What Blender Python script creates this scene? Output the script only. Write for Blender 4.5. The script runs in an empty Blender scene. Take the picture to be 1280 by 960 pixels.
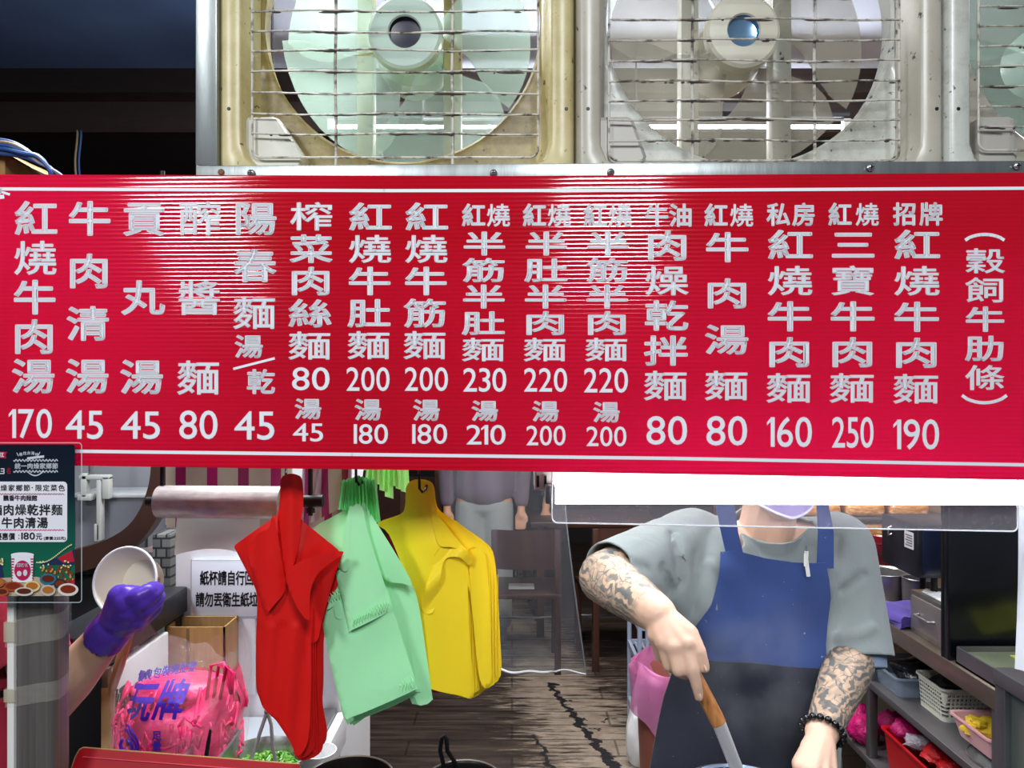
import bpy, bmesh, math, random
from mathutils import Vector, Matrix, noise
from mathutils.geometry import delaunay_2d_cdt
from mathutils.bvhtree import BVHTree
random.seed(7)
SC = bpy.context.scene
COL = SC.collection
PI = math.pi
F = 961.0            # focal length in pixels of the 1280 x 960 frame
EYE = 1.65           # camera height
HOR = 480.0

# ------------------------------------------------------------------ camera, world, light, exposure
cd = bpy.data.cameras.new('camera'); cam = bpy.data.objects.new('camera', cd); COL.objects.link(cam)
cam.location = (0, 0, EYE); cam.rotation_euler = (PI/2, 0, 0)
cd.sensor_width = 36; cd.lens = F/1280*36; cd.clip_start = 0.01
SC.camera = cam
SC.view_settings.view_transform = 'Standard'; SC.view_settings.look = 'None'
SC.view_settings.gamma = 1; SC.view_settings.use_curve_mapping = False
SC.view_settings.exposure = 0.0
W = bpy.data.worlds.new('world'); SC.world = W; W.use_nodes = True
bg = W.node_tree.nodes['Background']; bg.inputs[0].default_value = (0.72, 0.82, 1, 1); bg.inputs[1].default_value = 0.18

def area(name, loc, rot, sx, sy, power, col=(1, 1, 1)):
    d = bpy.data.lights.new(name, 'AREA'); d.shape = 'RECTANGLE'; d.size = sx; d.size_y = sy
    d.energy = power; d.color = col
    o = bpy.data.objects.new(name, d); COL.objects.link(o); o.location = loc; o.rotation_euler = rot
    return o
# the arcade's ceiling lamps above and behind the photographer
area('arcade_light', (-1.55, -0.95, 3.0), (math.radians(28), 0, 0), 0.42, 0.6, 48, (0.93, 0.97, 1))
area('arcade_light', (0.30, -0.95, 3.0), (math.radians(28), 0, 0), 0.42, 0.6, 48, (0.93, 0.97, 1))
# ceiling lights inside the shop, over the kitchen aisle and over the dining room
# ceiling lights over the counter end and the dining room
area('kitchen_light', (1.9, 1.9, 2.78), (0, 0, 0), 0.9, 0.25, 24, (0.9, 0.92, 1))
area('kitchen_light', (-0.55, 1.62, 2.74), (0, 0, 0), 1.0, 0.25, 58, (0.94, 0.97, 1))
area('dining_light', (0.5, 3.15, 2.60), (0, 0, 0), 1.0, 0.4, 52, (1, 0.92, 0.84))
area('dining_light', (0.2, 6.0, 2.60), (0, 0, 0), 2.0, 0.4, 12, (1, 0.88, 0.76))

# ------------------------------------------------------------------ helpers
def P(px, py, Y):
    """the point at depth Y that the photograph shows at pixel (px, py)"""
    return Vector(((px-640)/F*Y, Y, EYE-(py-HOR)/F*Y))
def lin(c):
    return c/12.92 if c <= 0.04045 else ((c+0.055)/1.055)**2.4
def rgb(h):
    if isinstance(h, (tuple, list)): return tuple(h)[:3]
    return tuple(lin(int(h[i:i+2], 16)/255) for i in (0, 2, 4))
ORG = {}
def org(o): return ORG[o.name] if o is not None else Vector((0, 0, 0))
class MB:
    def __init__(s): s.v = []; s.f = []
    def add(s, v, f):
        n = len(s.v); s.v += [Vector(p) for p in v]; s.f += [tuple(i+n for i in q) for q in f]; return s
    def box(s, x0, x1, y0, y1, z0, z1, bev=0, M=None, seg=2):
        bm = bmesh.new(); bmesh.ops.create_cube(bm, size=1)
        for v in bm.verts:
            v.co = Vector(((x0+x1)/2+v.co.x*(x1-x0), (y0+y1)/2+v.co.y*(y1-y0), (z0+z1)/2+v.co.z*(z1-z0)))
        if bev: bmesh.ops.bevel(bm, geom=bm.edges[:]+bm.verts[:], offset=bev, segments=seg, affect='EDGES', profile=0.5)
        s.bm(bm, M); return s
    def bm(s, bm, M=None):
        bm.verts.index_update()
        s.add([(M @ v.co if M else v.co.copy()) for v in bm.verts], [[v.index for v in f.verts] for f in bm.faces]); bm.free(); return s
    def tube(s, pts, r, n=8, cap=True, flat=None):
        pts = [Vector(p) for p in pts]; rs = r if isinstance(r, (list, tuple)) else [r]*len(pts)
        N = None; rings = []
        for i, p in enumerate(pts):
            t = (pts[min(i+1, len(pts)-1)]-pts[max(i-1, 0)])
            if t.length < 1e-9: t = Vector((0, 0, 1))
            t.normalize()
            if N is None:
                N = t.orthogonal().normalized() if flat is None else (Vector(flat)-t*t.dot(Vector(flat))).normalized()
            N = (N-t*t.dot(N))
            N = N.normalized() if N.length > 1e-6 else t.orthogonal().normalized()
            B = t.cross(N); k = rs[i]
            ra, rb = k if isinstance(k, (tuple, list)) else (k, k)
            rings.append([p+N*ra*math.cos(2*PI*j/n)+B*rb*math.sin(2*PI*j/n) for j in range(n)])
        v = [q for R in rings for q in R]
        f = [(i*n+j, i*n+(j+1) % n, (i+1)*n+(j+1) % n, (i+1)*n+j) for i in range(len(pts)-1) for j in range(n)]
        if cap: f += [tuple(range(n))[::-1], tuple((len(pts)-1)*n+j for j in range(n))]
        return s.add(v, f)
    def lathe(s, prof, c=(0, 0, 0), n=32, M=None, arc=None):
        """prof: (r, z) pairs; revolved round z through c, or through M"""
        v = []; f = []; m = len(prof); full = arc is None
        a0, a1 = (0, 2*PI) if full else arc
        cols = n if full else n+1
        for j in range(cols):
            a = a0+(a1-a0)*j/n
            for r, z in prof:
                q = Vector((r*math.cos(a), r*math.sin(a), z))
                v.append(M @ q if M else q+Vector(c))
        for j in range(n):
            k = (j+1) % cols
            for i in range(m-1): f.append((j*m+i, k*m+i, k*m+i+1, j*m+i+1))
        return s.add(v, f)
    def prism(s, poly, ax, d0, d1):
        """poly in the two other axes, extruded along ax from d0 to d1"""
        n = len(poly)
        def q(a, b, d): return {'x': (d, a, b), 'y': (a, d, b), 'z': (a, b, d)}[ax]
        v = [q(a, b, d0) for a, b in poly]+[q(a, b, d1) for a, b in poly]
        f = [tuple(range(n)), tuple(range(n, 2*n))[::-1]]+[(i, i+n, (i+1) % n+n, (i+1) % n) for i in range(n)]
        return s.add(v, f)
    def ell(s, c, r, n=16, m=10, M=None):
        v = []; f = []
        rx, ry, rz = r if isinstance(r, (tuple, list)) else (r, r, r)
        for i in range(m+1):
            t = PI*i/m
            for j in range(n):
                a = 2*PI*j/n
                q = Vector((rx*math.sin(t)*math.cos(a), ry*math.sin(t)*math.sin(a), rz*math.cos(t)))
                v.append((M @ q if M else q)+Vector(c))
        f = [(i*n+j, (i+1)*n+j, (i+1)*n+(j+1) % n, i*n+(j+1) % n) for i in range(m) for j in range(n)]
        return s.add(v, f)
    def grid(s, fn, nu, nv, flip=False):
        v = [fn(i/nu, j/nv) for i in range(nu+1) for j in range(nv+1)]
        f = [(i*(nv+1)+j, (i+1)*(nv+1)+j, (i+1)*(nv+1)+j+1, i*(nv+1)+j+1) for i in range(nu) for j in range(nv)]
        return s.add(v, [q[::-1] for q in f] if flip else f)
    def build(s, name, m, parent=None, sharp=35, weld=True):
        return obj(name, s.v, s.f, m, parent, sharp, weld)
def obj(name, v, f, m, parent=None, sharp=35, weld=True, me=None):
    if me is None:
        me = bpy.data.meshes.new(name); me.from_pydata([tuple(p) for p in v], [], f)
    if weld:
        bm = bmesh.new(); bm.from_mesh(me)
        bmesh.ops.remove_doubles(bm, verts=bm.verts, dist=1e-6)
        bmesh.ops.recalc_face_normals(bm, faces=bm.faces)
        bm.to_mesh(me); bm.free()
    if parent is None:
        xs = [p.co for p in me.vertices]
        L = Vector(((min(p.x for p in xs)+max(p.x for p in xs))/2, (min(p.y for p in xs)+max(p.y for p in xs))/2, min(p.z for p in xs)))
    else: L = org(parent)
    me.transform(Matrix.Translation(-L))
    me.polygons.foreach_set('use_smooth', [True]*len(me.polygons))
    if sharp < 180: me.set_sharp_from_angle(angle=math.radians(sharp))
    for k in (m if isinstance(m, list) else [m]): me.materials.append(k)
    o = bpy.data.objects.new(name, me); COL.objects.link(o)
    if parent is not None: o.parent = parent
    else: o.location = L
    ORG[o.name] = L
    return o
def tag(o, label, cat, group=None, kind=None):
    o['label'] = label; o['category'] = cat
    if group: o['group'] = group
    if kind: o['kind'] = kind
    return o
def struct(o, label=None):
    o['kind'] = 'structure'
    if label: o['label'] = label; o['category'] = o.name.split('_')[0]
    return o
def thing(name, label, cat, loc=(0, 0, 0), group=None):
    o = bpy.data.objects.new(name, None); COL.objects.link(o); o.location = loc; o.empty_display_size = 0.05
    ORG[o.name] = Vector(loc)
    return tag(o, label, cat, group)
def lab(o, s): o['label'] = s; return o
def dup(o, off, label=None, group=None, parent=None):
    c = o.copy(); COL.objects.link(c); ORG[c.name] = ORG[o.name]
    if parent is None:
        c.location = o.location+Vector(off); ORG[c.name] = ORG[o.name]+Vector(off)
    else: c.parent = parent
    if label: c['label'] = label
    if group: c['group'] = group
    for ch in list(o.children): dup(ch, off, parent=c)
    return c

# ------------------------------------------------------------------ materials
MATS = {}
class NT:
    def __init__(s, name):
        s.m = bpy.data.materials.new(name); s.m.use_nodes = True; s.t = s.m.node_tree
        s.b = s.t.nodes['Principled BSDF']; s.out = s.t.nodes['Material Output']; s._co = None
    def n(s, kind, **kw):
        x = s.t.nodes.new(kind)
        for k, v in kw.items():
            if k.startswith('i_'): x.inputs[k[2:].replace('_', ' ')].default_value = v
            else: setattr(x, k, v)
        return x
    def l(s, a, b): s.t.links.new(a, b)
    def co(s):
        if s._co is None: s._co = s.n('ShaderNodeTexCoord').outputs['Object']
        return s._co
    def noise(s, scale, detail=4, stretch=None, rough=0.55, dist=0):
        t = s.n('ShaderNodeTexNoise'); t.inputs['Scale'].default_value = scale; t.inputs['Detail'].default_value = detail
        t.inputs['Roughness'].default_value = rough; t.inputs['Distortion'].default_value = dist
        c = s.co()
        if stretch:
            mp = s.n('ShaderNodeMapping'); mp.inputs['Scale'].default_value = stretch; s.l(c, mp.inputs[0]); c = mp.outputs[0]
        s.l(c, t.inputs['Vector']); return t.outputs['Fac']
    def ramp(s, fac, stops):
        r = s.n('ShaderNodeValToRGB'); e = r.color_ramp.elements
        while len(e) < len(stops): e.new(0.5)
        for q, (p, c) in zip(e, stops):
            q.position = p; q.color = (*rgb(c), 1) if not isinstance(c, float) else (c, c, c, 1)
        s.l(fac, r.inputs[0]); return r.outputs[0]
    def mix(s, fac, a, b):
        x = s.n('ShaderNodeMix', data_type='RGBA')
        for sock, val in ((x.inputs[0], fac), (x.inputs[6], a), (x.inputs[7], b)):
            if hasattr(val, 'links'): s.l(val, sock)
            elif isinstance(val, (int, float)): sock.default_value = val
            else: sock.default_value = (*rgb(val), 1)
        return x.outputs[2]
    def math(s, op, a, b=0, c=None):
        x = s.n('ShaderNodeMath', operation=op)
        for i, val in enumerate((a, b, c)):
            if val is None: continue
            if hasattr(val, 'links'): s.l(val, x.inputs[i])
            else: x.inputs[i].default_value = val
        return x.outputs[0]
    def xyz(s):
        x = s.n('ShaderNodeSeparateXYZ'); s.l(s.co(), x.inputs[0]); return x.outputs
    def bump(s, h, strength=0.3, dist=0.002):
        b = s.n('ShaderNodeBump'); b.inputs['Strength'].default_value = strength; b.inputs['Distance'].default_value = dist
        s.l(h, b.inputs['Height']); s.l(b.outputs[0], s.b.inputs['Normal']); return b
    def set(s, **kw):
        for k, v in kw.items():
            k = {'color': 'Base Color', 'rough': 'Roughness', 'metal': 'Metallic', 'spec': 'Specular IOR Level', 'alpha': 'Alpha', 'trans': 'Transmission Weight',
                 'ior': 'IOR', 'em': 'Emission Color', 'es': 'Emission Strength', 'sheen': 'Sheen Weight', 'coat': 'Coat Weight', 'sss': 'Subsurface Weight'}[k]
            i = s.b.inputs[k]
            if hasattr(v, 'links'): s.l(v, i)
            elif isinstance(i.default_value, float): i.default_value = v
            else: i.default_value = (*rgb(v), 1)
        return s
def mat(name, color, rough=0.5, metal=0, var=0, vs=6, bump=0, bs=60, bd=0.002, stretch=None, dark=None, **kw):
    """plain surface with slight tone variation (wear, dust) and fine bump"""
    if name in MATS: return MATS[name]
    s = NT(name); s.set(color=color, rough=rough, metal=metal, **kw)
    if var:
        c = rgb(color); d = rgb(dark) if dark else tuple(x*(1-var) for x in c)
        s.l(s.ramp(s.noise(vs, 5, stretch), [(0.35, d), (0.65, c)]), s.b.inputs['Base Color'])
    if bump: s.bump(s.noise(bs, 3, stretch), bump, bd)
    MATS[name] = s.m; return s.m
def clear(name, color='ffffff', alpha=0.15, rough=0.1, bump=0, bs=20, bd=0.004, stretch=None, spec=0.5):
    """thin clear plastic: transparent with a glossy skin"""
    if name in MATS: return MATS[name]
    s = NT(name); s.set(color=color, rough=rough, alpha=alpha, spec=spec)
    if bump: s.bump(s.noise(bs, 4, stretch), bump, bd)
    MATS[name] = s.m; return s.m
def film(name, color, tl=0.5, rough=0.35, bump=0.3, bs=25, stretch=None, bd=0.004, alpha=1.0):
    """thin translucent plastic film"""
    if name in MATS: return MATS[name]
    s = NT(name); s.set(color=color, rough=rough, spec=0.4)
    t = s.n('ShaderNodeBsdfTranslucent'); t.inputs[0].default_value = (*rgb(color), 1)
    mx = s.n('ShaderNodeMixShader'); mx.inputs[0].default_value = tl
    s.l(s.b.outputs[0], mx.inputs[1]); s.l(t.outputs[0], mx.inputs[2])
    o = mx.outputs[0]
    if alpha < 1:
        tr = s.n('ShaderNodeBsdfTransparent'); m2 = s.n('ShaderNodeMixShader'); m2.inputs[0].default_value = alpha
        s.l(tr.outputs[0], m2.inputs[1]); s.l(o, m2.inputs[2]); o = m2.outputs[0]
    s.l(o, s.out.inputs[0])
    if bump: b = s.bump(s.noise(bs, 4, stretch), bump, bd); s.l(b.outputs[0], t.inputs['Normal'])
    MATS[name] = s.m; return s.m
def glow(name, color, strength):
    if name in MATS: return MATS[name]
    s = NT(name); s.set(color=color, em=color, es=strength); MATS[name] = s.m; return s.m

M_ALU = mat('aluminium', '9da3a2', 0.36, 0.85, var=0.25, vs=9, stretch=(6, 6, 1), bump=0.05)
M_STEEL = mat('stainless_steel', 'b4b4b6', 0.3, 0.9, var=0.18, vs=5, bump=0.05, stretch=(1, 8, 8))
M_STEELD = mat('worn_steel', '85858a', 0.38, 0.8, var=0.3, vs=4, bump=0.05)
M_BLACK = mat('black_metal', '17181b', 0.45, 0.3, var=0.3)
M_BLACKP = mat('black_plastic', '131419', 0.4, 0, var=0.2)
M_WHITEP = mat('white_plastic', 'dcdcd6', 0.45, 0, var=0.08)
M_PAPER = mat('white_paper', 'e4e6e8', 0.8, 0, var=0.04)
M_INK = mat('black_ink', '14161c', 0.6)
M_CARD = mat('cardboard', '9a7444', 0.85, 0, var=0.2, vs=8, bump=0.1, stretch=(12, 12, 1))
M_VINYL = mat('white_vinyl', 'e2e5ec', 0.5, 0, var=0.03)

# ------------------------------------------------------------------ room shell
def floor_material():
    s = NT('wood_look_floor'); X, Yc, Z = s.xyz()
    g = s.noise(1.0, 8, (2.2, 26, 1), 0.65)
    base = s.ramp(g, [(0.30, '1a1412'), (0.48, '332925'), (0.62, '483c35'), (0.8, '64574d')])
    wear = s.noise(1.0, 8, (5, 44, 1), 0.72); reg = s.noise(0.95, 3, (1, 1, 1), 0.6)
    d = s.math('SUBTRACT', X, s.math('MULTIPLY_ADD', Yc, -0.20, 1.10))   # worn track along the aisle
    tr = s.math('SUBTRACT', 1.0, s.math('MULTIPLY', s.math('ABSOLUTE', d), 2.4))
    w = s.math('ADD', s.math('MULTIPLY', wear, 1.15), s.math('ADD', s.math('MULTIPLY', s.math('MAXIMUM', tr, -0.6), 0.27), s.math('MULTIPLY', reg, 0.45)))
    wm = s.ramp(w, [(0.86, 0.0), (1.03, 1.0)])
    c = s.mix(wm, base, s.ramp(s.noise(9, 5), [(0.3, '7f7368'), (0.7, 'a79a8b')]))
    br = s.n('ShaderNodeTexBrick'); br.offset = 0.5; br.inputs['Scale'].default_value = 1.0
    br.inputs['Mortar Size'].default_value = 0.006; br.inputs['Brick Width'].default_value = 0.95; br.inputs['Row Height'].default_value = 0.155
    br.inputs['Color1'].default_value = (0.8, 0.8, 0.8, 1); br.inputs['Color2'].default_value = (1, 1, 1, 1); br.inputs['Mortar'].default_value = (0.3, 0.3, 0.3, 1)
    s.l(s.co(), br.inputs['Vector'])
    x = s.n('ShaderNodeMix', data_type='RGBA', blend_type='MULTIPLY'); x.inputs[0].default_value = 0.8
    s.l(c, x.inputs[6]); s.l(br.outputs[0], x.inputs[7]); c = x.outputs[2]
    # torn black gashes
    nz = s.noise(9, 6, (1, 1.6, 1), 0.7)
    ax, ay, bx, by = 0.20, 4.25, 0.46, 3.25
    L = math.hypot(bx-ax, by-ay); nx, ny = -(by-ay)/L, (bx-ax)/L
    def gash(ax, ay, bx, by, w0):
        L = math.hypot(bx-ax, by-ay); tx, ty = (bx-ax)/L, (by-ay)/L
        dn = s.math('ADD', s.math('MULTIPLY', s.math('SUBTRACT', X, ax), -ty), s.math('MULTIPLY', s.math('SUBTRACT', Yc, ay), tx))
        t = s.math('ADD', s.math('MULTIPLY', s.math('SUBTRACT', X, ax), tx), s.math('MULTIPLY', s.math('SUBTRACT', Yc, ay), ty))
        dn = s.math('ABSOLUTE', s.math('ADD', dn, s.math('MULTIPLY', s.math('SUBTRACT', nz, 0.5), 0.17)))
        ins = s.math('MULTIPLY', s.math('GREATER_THAN', t, 0), s.math('LESS_THAN', t, L))
        ww = s.math('MULTIPLY', s.math('ADD', s.math('MULTIPLY', t, 0.5/L), 0.5), w0)
        return s.math('MULTIPLY', s.math('LESS_THAN', dn, ww), ins)
    gm = s.math('MAXIMUM', gash(ax, ay, bx, by, 0.026), gash(0.10, 3.62, 0.20, 3.2, 0.018))
    sp = s.math('MULTIPLY', s.math('GREATER_THAN', s.math('ADD', s.noise(7, 3, (1, 2.2, 1)), s.math('MULTIPLY', tr, 0.12)), 0.765), s.math('LESS_THAN', Yc, 4.4))
    gm = s.math('MAXIMUM', gm, sp)
    c = s.mix(gm, c, '14161c')
    s.set(color=c, rough=s.ramp(g, [(0.3, 0.42), (0.7, 0.6)]))
    s.bump(s.math('SUBTRACT', s.math('ADD', g, s.math('MULTIPLY', br.outputs['Fac'], -0.5)), gm), 0.25, 0.003)
    return s.m
def slab(name, x0, x1, y0, y1, z0, z1, m):
    return struct(MB().box(x0, x1, y0, y1, z0, z1).build(name, m))
o = MB().box(-4, 4, -2.5, 8.1, -0.1, 0).build('floor', floor_material()); struct(o)
o.data.transform(Matrix.Translation((0, o.location.y, 0))); o.location.y = 0   # object coordinates = world coordinates
M_CEIL = mat('white_ceiling_paint', 'd5dae6', 0.7, 0, var=0.05)
M_CEIL_DIM = mat('dark_blue_paint', '5c76a4', 0.5, 0, var=0.3, vs=2)  # dimness away from the kitchen lamps, put into the left ceiling's colour
M_DARKW = mat('dark_wall_paint', '221f24', 0.7, 0, var=0.3, vs=3)
M_WOODD = mat('dark_wood', '2a1a14', 0.5, 0, var=0.4, vs=8, stretch=(1, 10, 10))
slab('ceiling', -0.92, 4, 1.10, 2.95, 2.8, 2.9, M_CEIL)
slab('ceiling_left', -4, -0.92, 0.6, 2.95, 2.8, 2.9, M_CEIL_DIM)
slab('ceiling_back', -4, 4, 2.95, 8.1, 2.62, 2.9, M_DARKW)
slab('wall_back', -4, 4, 8.0, 8.1, 0, 2.62, M_DARKW)
slab('wall_left', -4.1, -4, 0.6, 8.1, 0, 2.9, M_DARKW)
slab('wall_right', 2.1, 2.2, 1.95, 8.1, 0, 2.9, mat('cream_wall', 'b9a48c', 0.7, 0, var=0.1))
c = MB()
c.prism([(2.955, 2.80), (2.955, 2.60), (2.90, 2.60), (2.88, 2.64), (2.86, 2.70), (2.82, 2.72), (2.80, 2.80)], 'x', -4, 4)
struct(c.build('trim_1', M_WOODD))
# ------------------------------------------------------------------ the red menu board
SLOPE = 0.03; Y0 = 1.10
SU = Vector((1, -SLOPE, 0)).normalized(); SN = Vector((-SLOPE, -1, 0)).normalized()
def S(px, py, d=0.0):
    """point d metres in front of the board's face"""
    dx = (px-640)/F; y0 = Y0-d
    t = y0/(1+SLOPE*dx)
    return Vector((dx*t, t, EYE-(py-HOR)/F*t))
def board_material(nm, tl):
    s = NT(nm); X, Yc, Z = s.xyz()
    h = s.math('SINE', s.math('MULTIPLY', Z, 2*PI/0.0062))
    tone = s.ramp(s.noise(3, 4), [(0.3, 'ba0210'), (0.7, 'c80316')])
    sp = s.ramp(s.noise(38, 3), [(0.20, '3a0a10'), (0.235, 'ffffff')])
    x = s.n('ShaderNodeMix', data_type='RGBA', blend_type='MULTIPLY'); x.inputs[0].default_value = 0.5
    s.l(tone, x.inputs[6]); s.l(sp, x.inputs[7])
    s.set(color=x.outputs[2], rough=0.085, spec=0.5)
    b = s.bump(s.math('ADD', h, s.math('MULTIPLY', s.noise(9, 2), 0.9)), 1.0, 0.00017)
    t = s.n('ShaderNodeBsdfTranslucent'); t.inputs[0].default_value = (0.70, 0.06, 0.27, 1)
    mx = s.n('ShaderNodeMixShader'); mx.inputs[0].default_value = tl
    s.l(s.b.outputs[0], mx.inputs[1]); s.l(t.outputs[0], mx.inputs[2]); s.l(mx.outputs[0], s.out.inputs[0])
    return s.m
board = thing('menu_board', 'long red corrugated menu board with white lettering and prices', 'sign', S(640, 595))
TOP = [(-60, 218), (300, 219), (640, 220), (960, 218), (1340, 215.5)]; BOT = [(-60, 580), (300, 585), (640, 589), (960, 594.5), (1340, 601)]
mb = MB(); n = len(TOP)
vv = [S(*p) for p in TOP]+[S(*p) for p in BOT]+[S(p[0], p[1], -0.005) for p in TOP]+[S(p[0], p[1], -0.005) for p in BOT]
ff = []
for i in range(n-1):
    ff += [(i, i+1, n+i+1, n+i), (2*n+i, 3*n+i, 3*n+i+1, 2*n+i+1), (i, 2*n+i, 2*n+i+1, i+1), (n+i, n+i+1, 3*n+i+1, 3*n+i)]
ff += [(0, n, 3*n, 2*n), (n-1, 3*n-1, 4*n-1, 2*n-1)]
mb.add(vv, ff); pn = mb.build('panel', [board_material('red_corrugated_plastic', .24), board_material('red_corrugated_back', .92)], board)
for f in pn.data.polygons:
    if f.normal.y > .5: f.material_index = 1
def line_px(mb, pts, w, d=0.0006, SS=None):
    SS = SS or S
    for (a, b) in zip(pts[:-1], pts[1:]):
        dx, dy = b[0]-a[0], b[1]-a[1]; L = math.hypot(dx, dy) or 1; nx, ny = -dy/L*w/2, dx/L*w/2
        ex, ey = dx/L*w*0.15, dy/L*w*0.15
        mb.add([SS(a[0]+nx-ex, a[1]+ny-ey, d), SS(a[0]-nx-ex, a[1]-ny-ey, d), SS(b[0]-nx+ex, b[1]-ny+ey, d), SS(b[0]+nx+ex, b[1]+ny+ey, d)], [(0, 1, 2, 3)])
b = MB(); line_px(b, [(12, 243), (2, 240), (-20, 237)], 3); line_px(b, [(-50, 236), (200, 237), (480, 238.3), (800, 238), (1330, 235)], 4)
for k in range(5):                                        # white corner blossom
    a = 2*PI*k/5+0.3; q = [(-6+11*math.cos(a)*t+5*math.cos(a+1.6)*(1-t)*t*2, 243+9*math.sin(a)*t+5*math.sin(a+1.6)*(1-t)*t*2) for t in (0, .5, 1)]
    line_px(b, q, 5)
b.build('border_line', M_VINYL, board, weld=False)
b = MB(); line_px(b, [(-50, 561), (93, 564), (440, 568), (840, 573), (1330, 582)], 4.2)
b.build('border_line', M_VINYL, board, weld=False)

GL = {}
def glyph(ch, bold=0.0):
    """flat rounded outline of a character: (verts, faces) in em units"""
    if (ch, bold) in GL: return GL[(ch, bold)]
    c = bpy.data.curves.new('t', 'FONT'); c.body = ch
    o = bpy.data.objects.new('t', c); COL.objects.link(o)
    dg = bpy.context.evaluated_depsgraph_get(); cu_ = o.evaluated_get(dg).to_curve(dg)
    loops = []
    for sp in cu_.splines:
        bp = list(sp.bezier_points); L = []
        for i, a in enumerate(bp):
            d_ = bp[(i+1) % len(bp)]; p0, p1, p2, p3 = a.co, a.handle_right, d_.handle_left, d_.co
            straight = ((p1-p0).cross(p3-p0).length+(p2-p0).cross(p3-p0).length) < 1e-5
            for t in ((0,) if straight else (0, .25, .5, .75)):
                q = p0*(1-t)**3+p1*3*t*(1-t)**2+p2*3*t*t*(1-t)+p3*t**3; L.append((q.x, q.y))
        M_ = [p for i, p in enumerate(L) if math.hypot(p[0]-L[i-1][0], p[1]-L[i-1][1]) > 1e-4]
        if len(M_) > 2: loops.append(M_)
    o.to_curve_clear() if hasattr(o, 'to_curve_clear') else None
    pts = []; ed = []
    for L in loops:
        n0 = len(pts); pts += [Vector(p) for p in L]; ed += [(n0+i, n0+(i+1) % len(L)) for i in range(len(L))]
    def wind(x, y):
        w = 0
        for L in loops:
            for i in range(len(L)):
                (x0, y0), (x1, y1) = L[i-1], L[i]
                if (y0 <= y) != (y1 <= y):
                    xx = x0+(y-y0)/(y1-y0)*(x1-x0)
                    if xx > x: w += 1 if y1 > y0 else -1
        return w
    v, f = [], []
    if pts:
        V_, _, F_, _, _, _ = delaunay_2d_cdt(pts, ed, [], 0, 1e-5)
        v = [(p.x, p.y) for p in V_]
        for q in F_:
            cx = sum(v[i][0] for i in q)/len(q); cy = sum(v[i][1] for i in q)/len(q)
            if wind(cx, cy): f.append(tuple(q))
        us = sorted({i for q in f for i in q}); mp = {i: k for k, i in enumerate(us)}; v = [v[i] for i in us]; f = [tuple(mp[i] for i in q) for q in f]
    if bold:
        cnt = {}
        for q in f:
            for i in range(len(q)):
                a, b = q[i], q[(i+1) % len(q)]; k = (min(a, b), max(a, b)); cnt[k] = cnt.get(k, 0)+1
        # vertices are not always welded between faces, so count by position
        key = {}; ids = [key.setdefault((round(x, 5), round(y, 5)), i) for i, (x, y) in enumerate(v)]
        cnt = {}
        for q in f:
            for i in range(len(q)):
                a, b = ids[q[i]], ids[q[(i+1) % len(q)]]
                if a != b: k = (min(a, b), max(a, b)); cnt[k] = cnt.get(k, 0)+1
        used = set()
        for (a, b), n in cnt.items():
            if n != 1: continue
            (x0, y0), (x1, y1) = v[a], v[b]; L = math.hypot(x1-x0, y1-y0) or 1; nx, ny = -(y1-y0)/L*bold, (x1-x0)/L*bold
            i = len(v); v += [(x0+nx, y0+ny), (x0-nx, y0-ny), (x1-nx, y1-ny), (x1+nx, y1+ny)]; f.append((i, i+1, i+2, i+3)); used |= {a, b}
        for a in used:
            i = len(v); v += [(v[a][0]+bold*math.cos(PI*k/4), v[a][1]+bold*math.sin(PI*k/4)) for k in range(8)]; f.append(tuple(range(i, i+8)))
    bpy.data.objects.remove(o); bpy.data.curves.remove(c)
    GL[(ch, bold)] = (v, f); return v, f
def put(mb, ch, cx, cy, w, h, bold=0.02, SS=None, d=0.0006, slant=0):
    """one character whose em box is w x h pixels around (cx, cy)"""
    if ch in '寶麵醬燥燒榨醡條穀飼': bold *= .6
    SS = SS or S; v, f = glyph(ch, bold)
    mb.add([SS(cx+(x-0.5+slant*(y-.38))*w, cy-(y-0.38)*h, d) for x, y in v], f)
def fit(mb, txt, x0, x1, y0, y1, bold=0.02, SS=None, d=0.0006, gap=0.06):
    """a word stretched to fill the box x0..x1, y0..y1 (digits, Latin)"""
    SS = SS or S; pen = 0; pieces = []
    for ch in txt:
        v, f = glyph(ch, bold)
        if not v: pen += 0.3; continue
        mn = min(p[0] for p in v); mx = max(p[0] for p in v)
        if ch == '1': mn -= 0.03; 
        pieces.append((pen-mn, v, f)); pen += mx-mn+gap
    W_ = pen-gap; lo = min(p[1] for q in pieces for p in q[1]); hi = max(p[1] for q in pieces for p in q[1])
    if txt in ('170', '160', '190', '210') and SS is S:
        dx, v, f = pieces[txt.index('1')]; xl = min(p[0] for p in v); i = len(v)
        v = v+[(xl+.02, hi), (xl-.10, hi-.13), (xl-.10, hi-.20), (xl+.02, hi-.10)]; f = f+[(i, i+1, i+2, i+3)]; pieces[txt.index('1')] = (dx, v, f)
    for dx, v, f in pieces:
        mb.add([SS(x0+(x+dx)/W_*(x1-x0), y1-(y-lo)/(hi-lo)*(y1-y0), d) for x, y in v], f)
B_ = 0.024
COLS = []   # (list of (char, cx, cy, w, h)), list of (digits, x0, x1, y0, y1)
def col(chars, digits, extra=None):
    mb = MB()
    for ch, cx, cy, w, h in chars: put(mb, ch, cx, cy, w, h, B_ if w > 36 else B_*1.15)
    if extra: extra(mb)
    mb.build('dish_lettering', M_VINYL, board, weld=False, sharp=180)
    for t, x0, x1, y0, y1 in digits:
        mb = MB(); fit(mb, t, x0+1, x1-1, y0+1, y1-1, 0.006); mb.build('price_lettering', M_VINYL, board, weld=False, sharp=180)
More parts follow.
